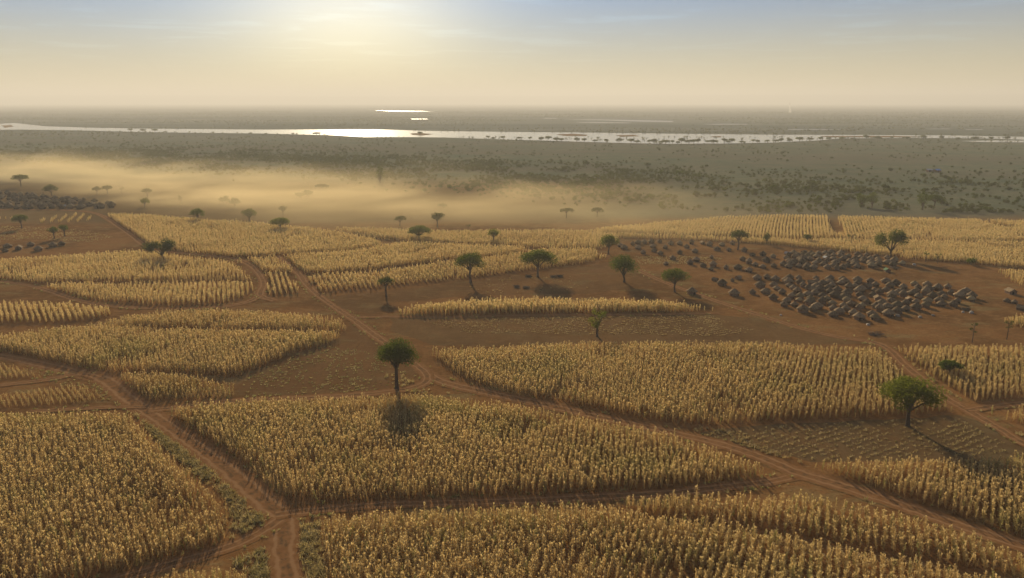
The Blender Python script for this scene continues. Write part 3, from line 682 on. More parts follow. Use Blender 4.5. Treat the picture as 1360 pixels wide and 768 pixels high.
for nm, pr, mt, P, dens, lab in GRASS:
    G = np.array(gpoly(P)); lo, hi = G.min(0), G.max(0)
    n = int((hi[0] - lo[0]) * (hi[1] - lo[1]) * dens * 1.3)
    if nm == 'stubble':      # stubble stands in the old sowing rows
        X, Y = lattice(G, 62 if mt is M_STRAW else 58, 1.5, 0.5, .12); u = RNG.random(len(X)) < min(.92, dens * 1.1); X, Y = X[u], Y[u]
    else: X = RNG.uniform(lo[0], hi[0], n); Y = RNG.uniform(lo[1], hi[1], n)
    k = in_poly([tuple(g) for g in G], X, Y); X, Y = X[k], Y[k]
    nz = fbm(X, Y, 0.12, 9.0); k = RNG.random(len(X)) < np.clip(0.75 + 1.1 * nz, 0.12, 1)
    for C, w in TRACK_LINES: k &= dist_to_line(C, X, Y) > w * 0.42
    X, Y = X[k], Y[k]
    tag(merged(nm, pr, X, Y, np.full(len(X), -0.01), RNG.uniform(.6, 1.3, len(X)), mt), lab, 'grass', kind='stuff')

VX, VY = [], []
for C, w in TRACK_LINES:
    for a_, b_ in zip(C[:-1], C[1:]):
        d_ = b_ - a_; L_ = np.linalg.norm(d_); n_ = RNG.poisson(L_ * 1.5)
        if a_[1] > 330 or not n_: continue
        u_ = RNG.random(n_)[:, None]; sg = RNG.choice((-1, 1), n_)[:, None] * (w * 0.46 + np.abs(RNG.normal(0, .5, n_))[:, None])
        q_ = a_ + d_ * u_ + np.array([-d_[1], d_[0]]) / L_ * sg; VX.append(q_[:, 0]); VY.append(q_[:, 1])
VX, VY = np.concatenate(VX), np.concatenate(VY); k = fbm(VX, VY, .09, 4.) > RNG.uniform(-.35, .5, len(VX)); VX, VY = VX[k], VY[k]
tag(merged('verge_grass', TUFTS, VX, VY, np.full(len(VX), -.01), RNG.uniform(.4, 1.0, len(VX)), M_GRASS), 'thin fringe of dry grass tufts along the edges of the dirt tracks', 'grass', kind='stuff')

# ------------------------------------------------------------------ trees
def leaf_cloud(rs, lobes, n, size, rng):
    """leaf quads through a set of lobes (centre, radii)"""
    vol = np.array([l[3] * l[4] * l[5] for l in lobes]) ** 0.72; vol /= vol.sum()
    I = rng.choice(len(lobes), n, p=vol); Lb = np.array(lobes)
    d = rng.standard_normal((n, 3)); d /= np.linalg.norm(d, axis=1)[:, None]
    r = 1 - 0.42 * rng.random(n) ** 1.6
    r *= 1 + 0.13 * rng.standard_normal(n)
    P = Lb[I, :3] + d * r[:, None] * Lb[I, 3:6]
    nrm = d + 0.75 * rng.standard_normal((n, 3)); nrm[:, 2] += 0.35; nrm /= np.linalg.norm(nrm, axis=1)[:, None]
    a = np.cross(nrm, rng.standard_normal((n, 3))); a /= np.linalg.norm(a, axis=1)[:, None] + 1e-9; b = np.cross(nrm, a)
    s = size * rng.uniform(.6, 1.35, n)[:, None]
    V = np.stack([P - a * s, P - b * s * .55, P + a * s, P + b * s * .55], 1).reshape(-1, 3)
    Fc = np.arange(4 * n).reshape(n, 4)
    lt = rng.random(len(lobes))[I]
    tone = np.clip(0.65 * lt + 0.5 * rng.random(n), 0, 1)
    return V, Fc, np.repeat(tone, 4)
def make_tree_meshes(hgt, cw, cb, seed, mat, leaves, lsize, shape='round', trunk_r=None, fill=1.0, lean=0.0):
    """hgt total height, cw crown width, cb crown bottom height"""
    r = random.Random(seed); rng = np.random.default_rng(seed)
    a = cw / 2; ch = hgt - cb; lobes = []
    nl = {'round': 15, 'umbrella': 15, 'sparse': 9, 'forked': 13}[shape]
    for k in range(nl):
        an = k * 2.39996 + r.uniform(-.3, .3); q = math.sqrt((k + .5) / nl)
        if shape == 'umbrella':
            x = a * .74 * q; z = cb + ch * (0.68 - 0.30 * q * q + r.uniform(-.09, .09)); rx = a * r.uniform(.26, .40); rz = ch * r.uniform(.20, .30)
        elif shape == 'sparse':
            x = a * .72 * q; z = cb + ch * r.uniform(.15, .85); rx = a * r.uniform(.2, .36); rz = ch * r.uniform(.13, .22)
        else:
            x = a * .66 * q; z = cb + ch * (0.5 + r.uniform(-.26, .26) * (1 - .5 * q) + .10 * (1 - q)); rx = a * r.uniform(.28, .44); rz = ch * r.uniform(.22, .33)
        lobes.append((lean + x * math.cos(an), x * math.sin(an), z, rx, rx, rz))
    if shape == 'round': lobes += [(lean, 0, cb + ch * .55, a * .55, a * .55, ch * .42)]
    if shape == 'forked':
        lobes = [(l[0] * .75 + (a * .22 if l[0] > -a * .15 else -a * .35), l[1] * .7, l[2] + (0 if l[0] > -a * .15 else -ch * .12), l[3] * .85, l[4] * .85, l[5] * .9) for l in lobes]
    V, Fc, TN = leaf_cloud(r, lobes, int(leaves * fill), lsize, rng)
    crown = mesh('crown', V, Fc, mat); set_tone(crown, TN)
    TV, TF = [], []
    tr = trunk_r or 0.032 * hgt + 0.06
    fork = (lean * .6 + r.uniform(-.1, .1), r.uniform(-.1, .1), cb * (0.86 if shape != 'forked' else .6))
    tube(TV, TF, [(0, 0, -0.1), (0.03, 0, .35), (lean * .3 + r.uniform(-.06, .06) * hgt * .3, r.uniform(-.05, .05) * hgt * .3, cb * .5), fork, (lean * .9, 0, cb + ch * .35)], [tr * 1.6, tr * 1.1, tr * .9, tr * .85, tr * .4], 8)
    for l in lobes[:nl:1 if nl < 10 else 2]:
        m = ((fork[0] + l[0]) / 2 + r.uniform(-.2, .2), (fork[1] + l[1]) / 2, (fork[2] * .45 + l[2] * .55))
        tube(TV, TF, [fork, m, (l[0], l[1], l[2])], [tr * .55, tr * .34, tr * .12], 5)
    trunk = mesh('trunk', TV, TF, M_BARK, True)
    return trunk, crown
def make_bare_meshes(hgt, cw, seed, mat):
    r = random.Random(seed); rng = np.random.default_rng(seed); TV, TF = [], []; tips = []
    tube(TV, TF, [(0, 0, -.1), (.05, 0, hgt * .35), (r.uniform(-.2, .2), 0, hgt * .7), (r.uniform(-.3, .3), 0, hgt)], [.13, .1, .07, .025], 5)
    for k in range(9):
        z = hgt * r.uniform(.35, .8); an = r.uniform(0, 6.28); L = cw / 2 * r.uniform(.5, 1)
        e = (math.cos(an) * L, math.sin(an) * L, min(hgt * .98, z + L * r.uniform(.4, 1.0)))
        tube(TV, TF, [(0, 0, z), (e[0] * .5, e[1] * .5, z + (e[2] - z) * .35), e], [.05, .035, .012], 4); tips.append(e)
    lobes = [(*e, .45, .45, .3) for e in tips[:6]]
    V, Fc, TN = leaf_cloud(r, lobes, 110, .17, rng)
    cm_ = mesh('crown', V, Fc, mat); set_tone(cm_, TN)
    return mesh('trunk', TV, TF, M_BARK, True), cm_
G_, D_, O_ = M_LEAF_GREEN, M_LEAF_DARK, M_LEAF_OLIVE
# base x, base y, crown top y, crown bottom y, crown left, crown right, shape, material, label
TREES = [
 (527, 516, 450, 487, 500, 555, 'round', D_, 'lone round dark green tree on a straight trunk at the central track bend'),
 (1205, 566, 499, 543, 1166, 1243, 'umbrella', G_, 'big bright green spreading tree on the stubble at lower right'),
 (1260, 502, 478, 492, 1246, 1275, 'umbrella', D_, 'low flat dark tree standing inside the right-hand maize field'),
 (793, 447, 411, 434, 779, 806, 'sparse', G_, 'slender half-bare young tree in front of the pale island strip'),
 (714, 368, 329, 354, 690, 739, 'umbrella', D_, 'broad dark tree with the large oval shadow left of the village'),
 (829, 375, 338, 366, 807, 847, 'round', D_, 'leaning bushy dark tree on bare ground just left of the village'),
 (896, 388, 355, 376, 877, 914, 'umbrella', D_, 'flat-topped tree beside the single hut at the village track'),
 (625, 376, 334, 357, 604, 644, 'umbrella', D_, 'tall dark tree on the near edge of the long pale maize band'),
 (513, 394, 367, 379, 502, 524, 'umbrella', O_, 'small thin-trunked tree on the open brown ground'),
 (217, 345, 316, 336, 195, 233, 'forked', O_, 'forked tree with two crowns in the upper oval field'),
 (556, 319, 299, 313, 540, 573, 'umbrella', D_, 'dark dome-crowned tree inside the far pale maize'),
 (581, 302, 282, 293, 572, 591, 'round', O_, 'small round tree at the lower rim of the dust, right of the dome tree'),
 (531, 300, 286, 294, 524, 539, 'umbrella', O_, 'faded little tree in the dust left of the dome tree'),
 (655, 322, 303, 315, 647, 665, 'round', G_, 'pale green bushy tree in the far maize above the long band'),
 (372, 306, 288, 300, 360, 385, 'umbrella', G_, 'spreading green tree at the top edge of the pale maize slope'),
 (331, 294, 277, 289, 321, 342, 'round', D_, 'dark tree on the slope, between the spreading green tree and the upper middle one'),
 (263, 294, 276, 288, 254, 272, 'umbrella', D_, 'dark tree at the upper middle of the pale maize slope'),
 (29, 303, 285, 295, 18, 38, 'umbrella', D_, 'flat dark tree standing alone on open ground below the far left huts'),
 (72, 317, 301, 310, 65, 79, 'round', D_, 'left tree of the dark pair above the small left huts'),
 (86, 314, 297, 307, 79, 93, 'round', D_, 'right, taller tree of the dark pair above the small left huts'),
 (28, 248, 231, 240, 18, 38, 'umbrella', D_, 'umbrella tree in the dust at the far left edge'),
 (69, 260, 245, 255, 59, 78, 'umbrella', O_, 'broad hazy tree directly behind the far left huts'),
 (129, 259, 247, 254, 124, 135, 'umbrella', O_, 'left one of two thin pale trees in the dust behind the far left huts'),
 (143, 258, 246, 252, 135, 150, 'umbrella', O_, 'right one of two thin pale trees in the dust behind the far left huts'),
 (196, 262, 249, 257, 189, 203, 'umbrella', O_, 'faded tree deeper in the dust above the green bush-like tree'),
 (192, 275, 263, 271, 186, 200, 'round', G_, 'green bush-like tree at the right end of the far left huts'),
 (312, 275, 263, 272, 304, 320, 'round', O_, 'right one of two ghostly trees in the thick dust'),
 (298, 271, 261, 269, 291, 306, 'round', O_, 'left one of two ghostly trees in the thick dust'),
 (408, 263, 252, 260, 401, 416, 'round', O_, 'round hazy tree in mid dust, larger of a touching pair'),
 (399, 264, 255, 262, 393, 404, 'round', O_, 'smaller hazy tree touching the round one in mid dust'),
 (376, 286, 273, 281, 370, 382, 'round', O_, 'barely visible tree in the dust above the spreading green tree'),
 (752, 290, 276, 282, 743, 762, 'umbrella', O_, 'left one of two ghost umbrella trees in the thin dust'),
 (793, 288, 275, 282, 785, 801, 'umbrella', O_, 'right one of two ghost umbrella trees in the thin dust'),
 (808, 338, 311, 328, 796, 822, 'round', D_, 'dark tree at the left tip of the hut village'),
 (980, 332, 304, 319, 969, 993, 'umbrella', O_, 'olive tree on a tall trunk rising from the huts at mid village'),
 (1182, 341, 303, 330, 1164, 1203, 'forked', D_, 'tall thick-trunked dark tree behind the upper row of huts'),
 (1144, 275, 257, 273, 1136, 1153, 'round', D_, 'left half of the dark tree clump in the far right scrub'),
 (1158, 276, 255, 273, 1151, 1166, 'round', D_, 'right half of the dark tree clump in the far right scrub'),
 (1225, 279, 253, 276, 1217, 1233, 'round', D_, 'tall dark tree in the far right scrub beside a lower spreading one'),
 (1241, 274, 258, 268, 1231, 1252, 'umbrella', D_, 'lower spreading tree next to the tall dark one in the far right scrub'),
 (1072, 323, 310, 320, 1066, 1078, 'round', O_, 'little round dark tree in the pale maize behind the village'),
 (1289, 352, 342, 351, 1283, 1297, 'round', D_, 'dark bushy tree on the edge of bare ground right of the village'),
 (505, 243, 220, 241, 498, 512, 'round', D_, 'big dark tree standing above the scrub band near the middle'),
 (1018, 324, 309, 321, 1013, 1023, 'round', O_, 'small dark tree at the lane end behind the upper huts'),
 (428, 252, 244, 250, 419, 437, 'umbrella', O_, 'low wide faded tree at the top of the dust'),
 (587, 277, 270, 275, 581, 594, 'umbrella', O_, 'tiny faded tree in the clear part of the dusty plain'),
]
for k, (bx, by, ty, cby, xl, xr, sh, mt, lab) in enumerate(TREES):
    X, Y = un(bx, by); dp = depth(X, Y)
    hgt = height_at(ty, Y); cb = height_at(cby, Y) ; cw = (xr - xl) * dp / F * 1.12
    if bx == 1260: cb = max(cb, 2.0)
    lean = ((xl + xr) / 2 - bx) * dp / F * 0.9
    pxw = xr - xl
    leaves = int(np.clip(pxw * pxw * 3.0, 500, 9000)); ls = max(0.17, 0.75 * dp / F)
    tr_, cr_ = make_tree_meshes(hgt, cw, cb, 500 + k, mt, leaves, ls, sh, lean=lean, fill=(.5 if sh == 'sparse' else 1.0))
    o = bpy.data.objects.new('tree', None); COL.objects.link(o); o.location = (X, Y, 0)
    tag(o, lab, 'tree'); obj('trunk', tr_, o); obj('crown', cr_, o)
BARE = [(241, 272, 259, 8, O_, 'spindly nearly leafless tree at the lower rim of the dust, left'),
        (1130, 329, 308, 11, O_, 'tall spindly tree in the maize behind the village'),
        (1229, 348, 334, 9, D_, 'left one of two scraggy leafless trees right of the thick-trunked tree'),
        (1245, 350, 337, 8, D_, 'right one of two scraggy leafless trees right of the thick-trunked tree'),
        (1291, 455, 427, 9, O_, 'thin sapling on bare soil above the right maize field'),
        (1337, 451, 424, 10, O_, 'thin sapling beside the scrap of maize at the right edge'),
        (622, 307, 297, 6, O_, 'tiny bare tree in front of the dust near the pale green tree'),
        (162, 258, 245, 6, O_, 'faint spindly tree in the dust right of the thin pale pair')]
for k, (bx, by, ty, w, mt, lab) in enumerate(BARE):
    X, Y = un(bx, by); hgt = height_at(ty, Y)
    tr_, cr_ = make_bare_meshes(hgt, w * depth(X, Y) / F, 900 + k, mt)
    o = bpy.data.objects.new('tree', None); COL.objects.link(o); o.location = (X, Y, 0); tag(o, lab, 'tree'); obj('trunk', tr_, o); obj('crown', cr_, o)

# trees along the river
RT = [make_tree_meshes(7.0, 8.5 + 1.5 * i, 2.2 if i % 2 else 3.0, 700 + i, (D_, O_)[i % 2], 300, 0.75, ('round', 'umbrella')[i % 2]) for i in range(4)]
rx = [648, 655, 668, 690, 704, 719, 728, 739, 746, 766, 776, 790, 805, 822, 838, 846, 862, 869, 880, 884, 893, 900, 905, 915, 921, 927, 939, 947, 962, 967, 972, 985, 1000, 1006, 1019, 1030, 1037, 1049, 1062, 1076, 1090, 1101, 1118, 1133, 1150, 1166, 1184, 1205, 1226, 1250, 1272, 1296, 1316, 1338]
for k, x in enumerate(rx):
    yb = float(np.interp(x, [640, 720, 800, 900, 1020, 1090, 1200, 1360], [185.2, 187.5, 190.2, 191.8, 190.2, 187.5, 185.5, 187.5])) + RND.uniform(-.6, .8)
    X, Y = un(x, yb); tr_, cr_ = RT[k % 4]
    o = bpy.data.objects.new('riverside_tree', None); COL.objects.link(o); o.location = (X, Y, 0)
    s = RND.uniform(.7, 1.25); o.scale = (s, s, s * RND.uniform(.85, 1.1)); o.rotation_euler = (0, 0, RND.uniform(0, 6.28))
    side = 'the open middle reach' if x < 1090 else 'the narrowing right reach'
    tag(o, 'small dark tree on the near riverbank along ' + side, 'tree', 'trees on the near riverbank along ' + side); obj('trunk', tr_, o); obj('crown', cr_, o)
for k, (x, yb, lab) in enumerate([(173, 175.2, 'left tree of the small group breaking the river line at left'), (190, 175.8, 'tallest tree of the small group breaking the river line at left'), (206, 176, 'right tree of the small group breaking the river line at left'),
                             (421, 180.5, 'low tree on the riverbank left of the sun glint'), (558, 179.8, 'small tree at the right end of the sun glint')]):
    X, Y = un(x, yb); tr_, cr_ = RT[k % 4]
    o = bpy.data.objects.new('riverside_tree', None); COL.objects.link(o); o.location = (X, Y, 0); o.scale = (1.3, 1.3, 1.0)
    tag(o, lab, 'tree'); obj('trunk', tr_, o); obj('crown', cr_, o)

# ------------------------------------------------------------------ bushes of the plain
def bush_arrays(seed, n, size):
    r = random.Random(seed); rng = np.random.default_rng(seed)
    lobes = [(r.uniform(-.7, .7), r.uniform(-.7, .7), r.uniform(.7, 1.5), r.uniform(.6, 1.0), r.uniform(.6, 1.0), r.uniform(.5, .8)) for _ in range(5)]
    V, Fc, TN = leaf_cloud(r, lobes, n, size, rng)
    TV, TF = [], []
    for k in range(3):
        l = lobes[k]; tube(TV, TF, [(0, 0, -.1), (l[0] * .4, l[1] * .4, .5), (l[0], l[1], l[2])], [.08, .06, .02], 4)
    return V, Fc, TN, TV, TF
BUSH = []
for i in range(6):
    V, Fc, TN, TV, TF = bush_arrays(300 + i, 150, 0.33)
    nv = len(V); VV = np.concatenate([V, np.array(TV)]); FF = np.concatenate([Fc, np.array(TF) + nv])
    me = mesh('bush', VV, FF, [(O_, D_, O_)[i % 3], M_BARK]); set_tone(me, np.concatenate([TN, np.zeros(len(TV))]))
    mi = np.zeros(len(FF), np.int32); mi[len(Fc):] = 1; me.polygons.foreach_set('material_index', mi); BUSH.append(me)
def band(px, py):
    yc = np.interp(px, [0, 340, 500, 680, 850, 1020, 1200, 1360], [206, 214, 225, 236, 250, 262, 264, 264])
    hw = np.interp(px, [0, 340, 680, 1020, 1360], [8, 15, 22, 24, 24])
    return np.exp(-np.abs((py - yc) / hw) ** 3.0)
n = 120000
Y = np.sqrt(RNG.uniform(440 ** 2, 1420 ** 2, n)); X = RNG.uniform(-.85, .85, n) * Y
px, py = proj(X, Y, np.zeros(n))
nz = fbm(X, Y, 0.012, 2.0)
nz2 = fbm(X, Y, 0.03, 7.0)
p = np.clip(band(px, py) * (0.6 + 1.1 * nz + 1.0 * nz2), 0, 1) * 0.8 + 0.016 * np.clip(1 + 2 * nz, 0, 3)
edge = np.interp(px, [0, 340, 680, 850, 1020, 1360], [215, 244, 270, 278, 284, 288])      # nothing on the swept dusty ground
p = np.where(py > edge, 0, p) * np.where(px > 950, np.interp(py, [235, 254, 259, 270, 274, 290], [1, .95, .35, .35, .8, .8]), 1.0)
for cx_, cy_ in ((1150, 276), (1232, 278)): p = np.where((np.abs(px - cx_) < 26) & (np.abs(py - cy_) < 9), p * .15, p)
k = RNG.random(n) < p; X, Y, px, py = X[k], Y[k], px[k], py[k]
RB, BT, _ = None, None, None
s = RNG.uniform(.45, 1.25, len(X)) * np.where(RNG.random(len(X)) < .08, 1.5, 1)
vis = np.where((px > 4) & (px < 1356) & (px > 500))[0]
big = vis[np.argsort(-(s[vis] / Y[vis]))][:230]
rest = np.ones(len(X), bool); rest[big] = False
for j, i in enumerate(big):
    o = obj('bush', BUSH[j % 6], loc=(X[i], Y[i], 0)); o.scale = (s[i] * 1.15, s[i] * 1.15, s[i] * RND.uniform(.8, 1.15)); o.rotation_euler = (0, 0, RND.uniform(0, 6.28))
    zone = 'behind the combed right field' if px[i] > 1020 else ('in the middle of the scrub band' if px[i] > 760 else 'in the scrub band behind the dust')
    kind = ('grey-olive', 'dark green')[1 if j % 3 == 1 else 0]
    tag(o, kind + ' round bush ' + zone, 'bush', kind + ' bushes ' + zone)
small = []
for i in range(4):
    V, Fc, TN, TV, TF = bush_arrays(400 + i, 46, 0.5); small.append((V, Fc, TN))
tag(merged('scrub', small, X[rest], Y[rest], np.zeros(rest.sum()), s[rest], O_), 'band of countless scattered scrub bushes across the plain', 'scrub', kind='stuff')
n = 60000
Y = np.sqrt(RNG.uniform(1350 ** 2, 5200 ** 2, n)); X = RNG.uniform(-.8, .8, n) * Y; px, py = proj(X, Y, np.zeros(n))
wet = in_poly([tuple(q) for q in gpoly(RIV_TOP + RIV_BOT)], X, Y)
for P, _l in ponds: wet |= in_poly(gpoly(P), X, Y)
nz = fbm(X, Y * 3, 0.0016, 5.0); k = (~wet) & (RNG.random(n) < np.clip(.28 + 1.9 * nz, .01, 1)); X, Y = X[k], Y[k]
tag(merged('distant_scrub', small, X, Y, np.zeros(len(X)), RNG.uniform(.6, 1.7, len(X)), O_), 'sprinkling of far bushes on the plain around the river', 'scrub', kind='stuff')
print('scrub', rest.sum(), len(X))

# ------------------------------------------------------------------ huts
def hut_protos():
    out = []
    def ring_prism(rad, z0, z1, k, jit=0.0, seed=1, sq=False):
        r = random.Random(seed); V, Fc = [], []
        for z in (z0, z1):
            for j in range(k):
                an = 2 * math.pi * j / k; q = rad * (1 + r.uniform(-jit, jit)); V.append((q * math.cos(an), q * math.sin(an), z))
        for j in range(k): Fc.append((j, (j + 1) % k, k + (j + 1) % k, k + j))
        return V, Fc
    def cone_roof(rad, z0, hgt, dome, seed, k=18):
        r = random.Random(seed); V, Fc = [], []; prof = []
        for t_ in np.linspace(0, 1, 6):
            rr = rad * (1 - t_) ** (1.0 - 0.45 * dome); prof.append((rr, z0 + hgt * t_))
        prof = [(rad * .9, z0 - .14)] + prof
        for i, (rr, z) in enumerate(prof):
            for j in range(k):
                an = 2 * math.pi * j / k; q = rr * (1 + r.uniform(-.05, .05)); zz = z + (r.uniform(-.10, .06) if i < 3 else r.uniform(-.03, .03))
                V.append((q * math.cos(an), q * math.sin(an), zz))
        for i in range(len(prof) - 1):
            for j in range(k): Fc.append((i * k + j, i * k + (j + 1) % k, (i + 1) * k + (j + 1) % k, (i + 1) * k + j))
        return V, Fc
    def door(rad, h):
        V = []; w = .34
        for (x0, x1) in ((rad - .03, rad + .035),):
            for z in (0, h):
                for yy in (-w, w): V += [(x0, yy, z), (x1, yy, z)]
        Fc = [(0, 1, 3, 2), (4, 6, 7, 5), (0, 4, 5, 1), (2, 3, 7, 6), (1, 5, 7, 3), (0, 2, 6, 4)]
        return mesh('door', V, Fc, M_DARK)
    for (nm, rad, wh, rr, rh, dome, rm, desc) in (('thatched_hut', 1.4, 1.0, 1.9, 1.45, 0.25, M_THATCH, 'grey cone-roofed'), ('thatched_hut', 1.65, .9, 2.1, 1.4, 0.55, M_THATCH, 'low dome-roofed'),
                                                  ('thatched_hut', 1.2, 1.15, 1.65, 1.6, 0.2, M_THATCH, 'steep pointed'), ('thatched_hut', 1.4, 1.0, 1.9, 1.35, 0.6, M_THATCH_NEW, 'straw-coloured')):
        sd_ = len(out) + 3
        V, Fc = ring_prism(rad, 0, wh + .12, 16, .025, sd_); w = mesh('wall', V, Fc, M_MUD, True)
        V, Fc = cone_roof(rr, wh, rh, dome, sd_); rf = mesh('roof', V, Fc, rm, True)
        out.append((nm, [('wall', w), ('roof', rf), ('door', door(rad, 1.05))], desc))
    # rectangular hut with ridge roof
    def box_hut(L, Wd, wh, rh, rm, desc):
        a, b = L / 2, Wd / 2
        V = [(-a, -b, 0), (a, -b, 0), (a, b, 0), (-a, b, 0), (-a, -b, wh), (a, -b, wh), (a, b, wh), (-a, b, wh), (-a, 0, wh + rh * .95), (a, 0, wh + rh * .95)]
        Fc = [(0, 1, 5, 4), (2, 3, 7, 6), (1, 2, 6, 9, 5), (3, 0, 4, 8, 7)]
        w = mesh('wall', V, Fc, M_MUD)
        o_, e = .3, .3
        V = [(-a - e, -b - o_, wh - .22), (a + e, -b - o_, wh - .22), (a + e, 0, wh + rh), (-a - e, 0, wh + rh), (a + e, b + o_, wh - .22), (-a - e, b + o_, wh - .22)]
        V += [(x, y, z - .1) for x, y, z in V]
        Fc = [(0, 1, 2, 3), (3, 2, 4, 5), (7, 6, 9, 8), (8, 9, 11, 10), (0, 6, 7, 1), (4, 10, 11, 5), (1, 7, 8, 2), (2, 8, 10, 4), (0, 3, 9, 6), (3, 5, 11, 9)]
        rf = mesh('roof', V, Fc, rm)
        return ('hut', [('wall', w), ('roof', rf), ('door', door(a, 1.1))], desc)
    out.append(box_hut(3.0, 2.4, 1.25, .8, M_THATCH, 'ridge-roofed'))
    out.append(box_hut(2.6, 2.2, 1.15, .6, M_TARP, 'pale sheet-roofed'))
    out.append(box_hut(2.8, 2.2, 1.2, .6, M_TARP_GREEN, 'green-roofed'))
    return out
HUTS = hut_protos()
def place_hut(X, Y, v, s, label, group=None):
    nm, parts, desc = HUTS[v]
    o = bpy.data.objects.new(nm, None); COL.objects.link(o); o.location = (X, Y, 0)
    o.rotation_euler = (0, 0, RND.uniform(0, 6.28)); o.scale = (s, s, s * RND.uniform(.9, 1.12)); tag(o, label, 'hut', group)
    for pn, me in parts: obj(pn, me, o)
def pickv():
    return RND.choices(range(7), (44, 38, 8, 9, 3, 1, 0))[0]
HXY = []
def far_enough(X, Y, d): return all((X - a) ** 2 + (Y - b) ** 2 > d * d for a, b in HXY)
# huts read off one by one (left half of the village)
Z1 = [(20,150),(50,168),(110,140),(150,132),(150,168),(195,128),(245,127),(255,155),(305,122),(345,165),(385,135),(450,137),(500,162),(535,132),(615,132),(665,145),(755,145),(720,178),(805,182),(830,135),(185,202),(265,188),(310,208),(450,202),(560,192),
      (525,278),(620,298),(690,292),(785,312),(870,312),(950,332),(915,187),(905,252),(975,217),(1050,217),(1125,232),(1220,242),(950,275),(995,290),(1050,305),(1075,262),(1130,300),(1200,290),(1310,300),(1320,250),
      (1010,388),(1030,442),(1080,382),(1140,397),(1220,402),(1070,487),(1150,462),(1125,532),(1205,582),(1280,582),(1255,522),(1190,492),(1320,522),(1300,482),(1240,442),(1340,442),(1340,622)]
for zx, zy in Z1:
    X, Y = un(820 + zx / 5.44, 300 + zy / 5.44)
    if not far_enough(X, Y, 2.2): continue
    HXY.append((X, Y)); v = pickv(); d = HUTS[v][2]
    where = 'in the upper left cluster of the village' if zx < 860 and zy < 215 else ('in the central cluster of the village' if zy < 340 else 'on the left side of the lower village')
    place_hut(X, Y, v, RND.uniform(.66, .92), d + ' hut ' + where, d + ' huts ' + where)
SOLO = [((400, 245), 0, .95, 'lone grey hut on the pale grass patch, left one of two'), ((570, 257), 0, 1.0, 'lone grey hut on the pale grass patch, right one of two'), ((680, 237), 2, .7, 'tiny hut behind the right hut of the pale grass patch'),
        ((350, 282), 1, .65, 'tiny dark hut left of the pale grass patch'), ((675, 320), 3, .75, 'small straw hut in front of the village middle'), ((755, 428), 1, 1.05, 'rounded grey hut standing apart, upper one of the pair in front of the village'),
        ((842, 502), 1, 1.05, 'rounded grey hut standing apart, lower one of the pair in front of the village'), ((975, 492), 0, .75, 'small hut just left of the lower village rows'), ((537, 492), 0, 1.15, 'single grey hut beside the flat-topped tree'),
        ((705, 398), 4, .7, 'low brown shelter behind the rounded hut pair'), ((830, 402), 2, .6, 'tiny pointed hut behind the rounded hut pair'), ((872, 384), 4, .75, 'low shelter on the small yellow patch')]
for (zx, zy), v, s, lab in SOLO:
    X, Y = un(820 + zx / 5.44, 300 + zy / 5.44); HXY.append((X, Y)); place_hut(X, Y, v, s * .85, lab)
def fill_huts(poly, n, dmin, where, zoom, off, smin=.8, smax=1.1):
    P = [(off[0] + x / zoom, off[1] + y / zoom) for x, y in poly]; G = np.array(gpoly(P)); lo, hi = G.min(0), G.max(0); got = tries = 0
    while got < n and tries < 9000:
        tries += 1; X, Y = RND.uniform(lo[0], hi[0]), RND.uniform(lo[1], hi[1])
        if not in_poly([tuple(g) for g in G], np.array([X]), np.array([Y]))[0] or not far_enough(X, Y, dmin): continue
        HXY.append((X, Y)); got += 1; v = pickv(); d = HUTS[v][2]
        place_hut(X, Y, v, RND.uniform(smin, smax), d + ' hut ' + where, d + ' huts ' + where)
    return got
a = fill_huts([(0, 200), (30, 165), (330, 168), (520, 185), (690, 205), (740, 235), (600, 255), (350, 268), (0, 262)], 72, 3.0, 'in the upper right rows of the village', 4.533, (1040, 300), .62, .9)
b = fill_huts([(-60, 330), (0, 320), (200, 318), (350, 318), (550, 335), (900, 360), (1100, 385), (1230, 440), (1100, 478), (900, 505), (700, 545), (480, 575), (300, 545), (60, 500), (-60, 470)], 118, 3.25, 'in the dense lower right rows of the village', 4.533, (1040, 300), .64, .95)
c = fill_huts([(-60, 64), (60, 70), (330, 92), (610, 125), (590, 152), (250, 152), (40, 160), (-60, 156)], 42, 4.2, 'in the far left hut cluster below the dust', 4.0, (0, 240), .9, 1.25)
rest_huts = []
for _i in range(3000):
    if len(rest_huts) >= 75: break
    x_, y_ = RND.uniform(-15, 152), RND.uniform(256.5, 278); X, Y = un(x_, y_)
    if not in_poly([(-15, 256), (15, 257.5), (82, 263), (152, 271), (148, 277.5), (62, 278), (10, 279.5), (-15, 279)], np.array([x_]), np.array([y_]))[0] or not far_enough(X, Y, 3.0): continue
    HXY.append((X, Y)); rest_huts.append((X, Y, RND.choices(range(4), (44, 38, 10, 8))[0], RND.uniform(.8, 1.15), RND.uniform(0, 6.28)))
import bmesh
bm_all = bmesh.new(); mats_all = [M_MUD, M_THATCH, M_DARK, M_THATCH_NEW]
from mathutils import Matrix
for X, Y, v, s_, a_ in rest_huts:
    T_ = Matrix.Translation((X, Y, 0)) @ Matrix.Rotation(a_, 4, 'Z') @ Matrix.Scale(s_, 4)
    for _n, me_ in HUTS[v][1]:
        n0 = len(bm_all.verts); f0_ = len(bm_all.faces); bm_all.from_mesh(me_); bm_all.verts.ensure_lookup_table(); bm_all.faces.ensure_lookup_table()
        for vv in bm_all.verts[n0:]: vv.co = T_ @ vv.co
        mi_ = mats_all.index(me_.materials[0])
        for ff in bm_all.faces[f0_:]: ff.material_index = mi_
me_ = bpy.data.meshes.new('huts'); bm_all.to_mesh(me_); bm_all.free()
for m_ in mats_all: me_.materials.append(m_)
tag(obj('distant_huts', me_), 'packed mass of tiny huts filling the far left cluster', 'huts', kind='stuff')
print('huts', len(Z1), a, b, c)
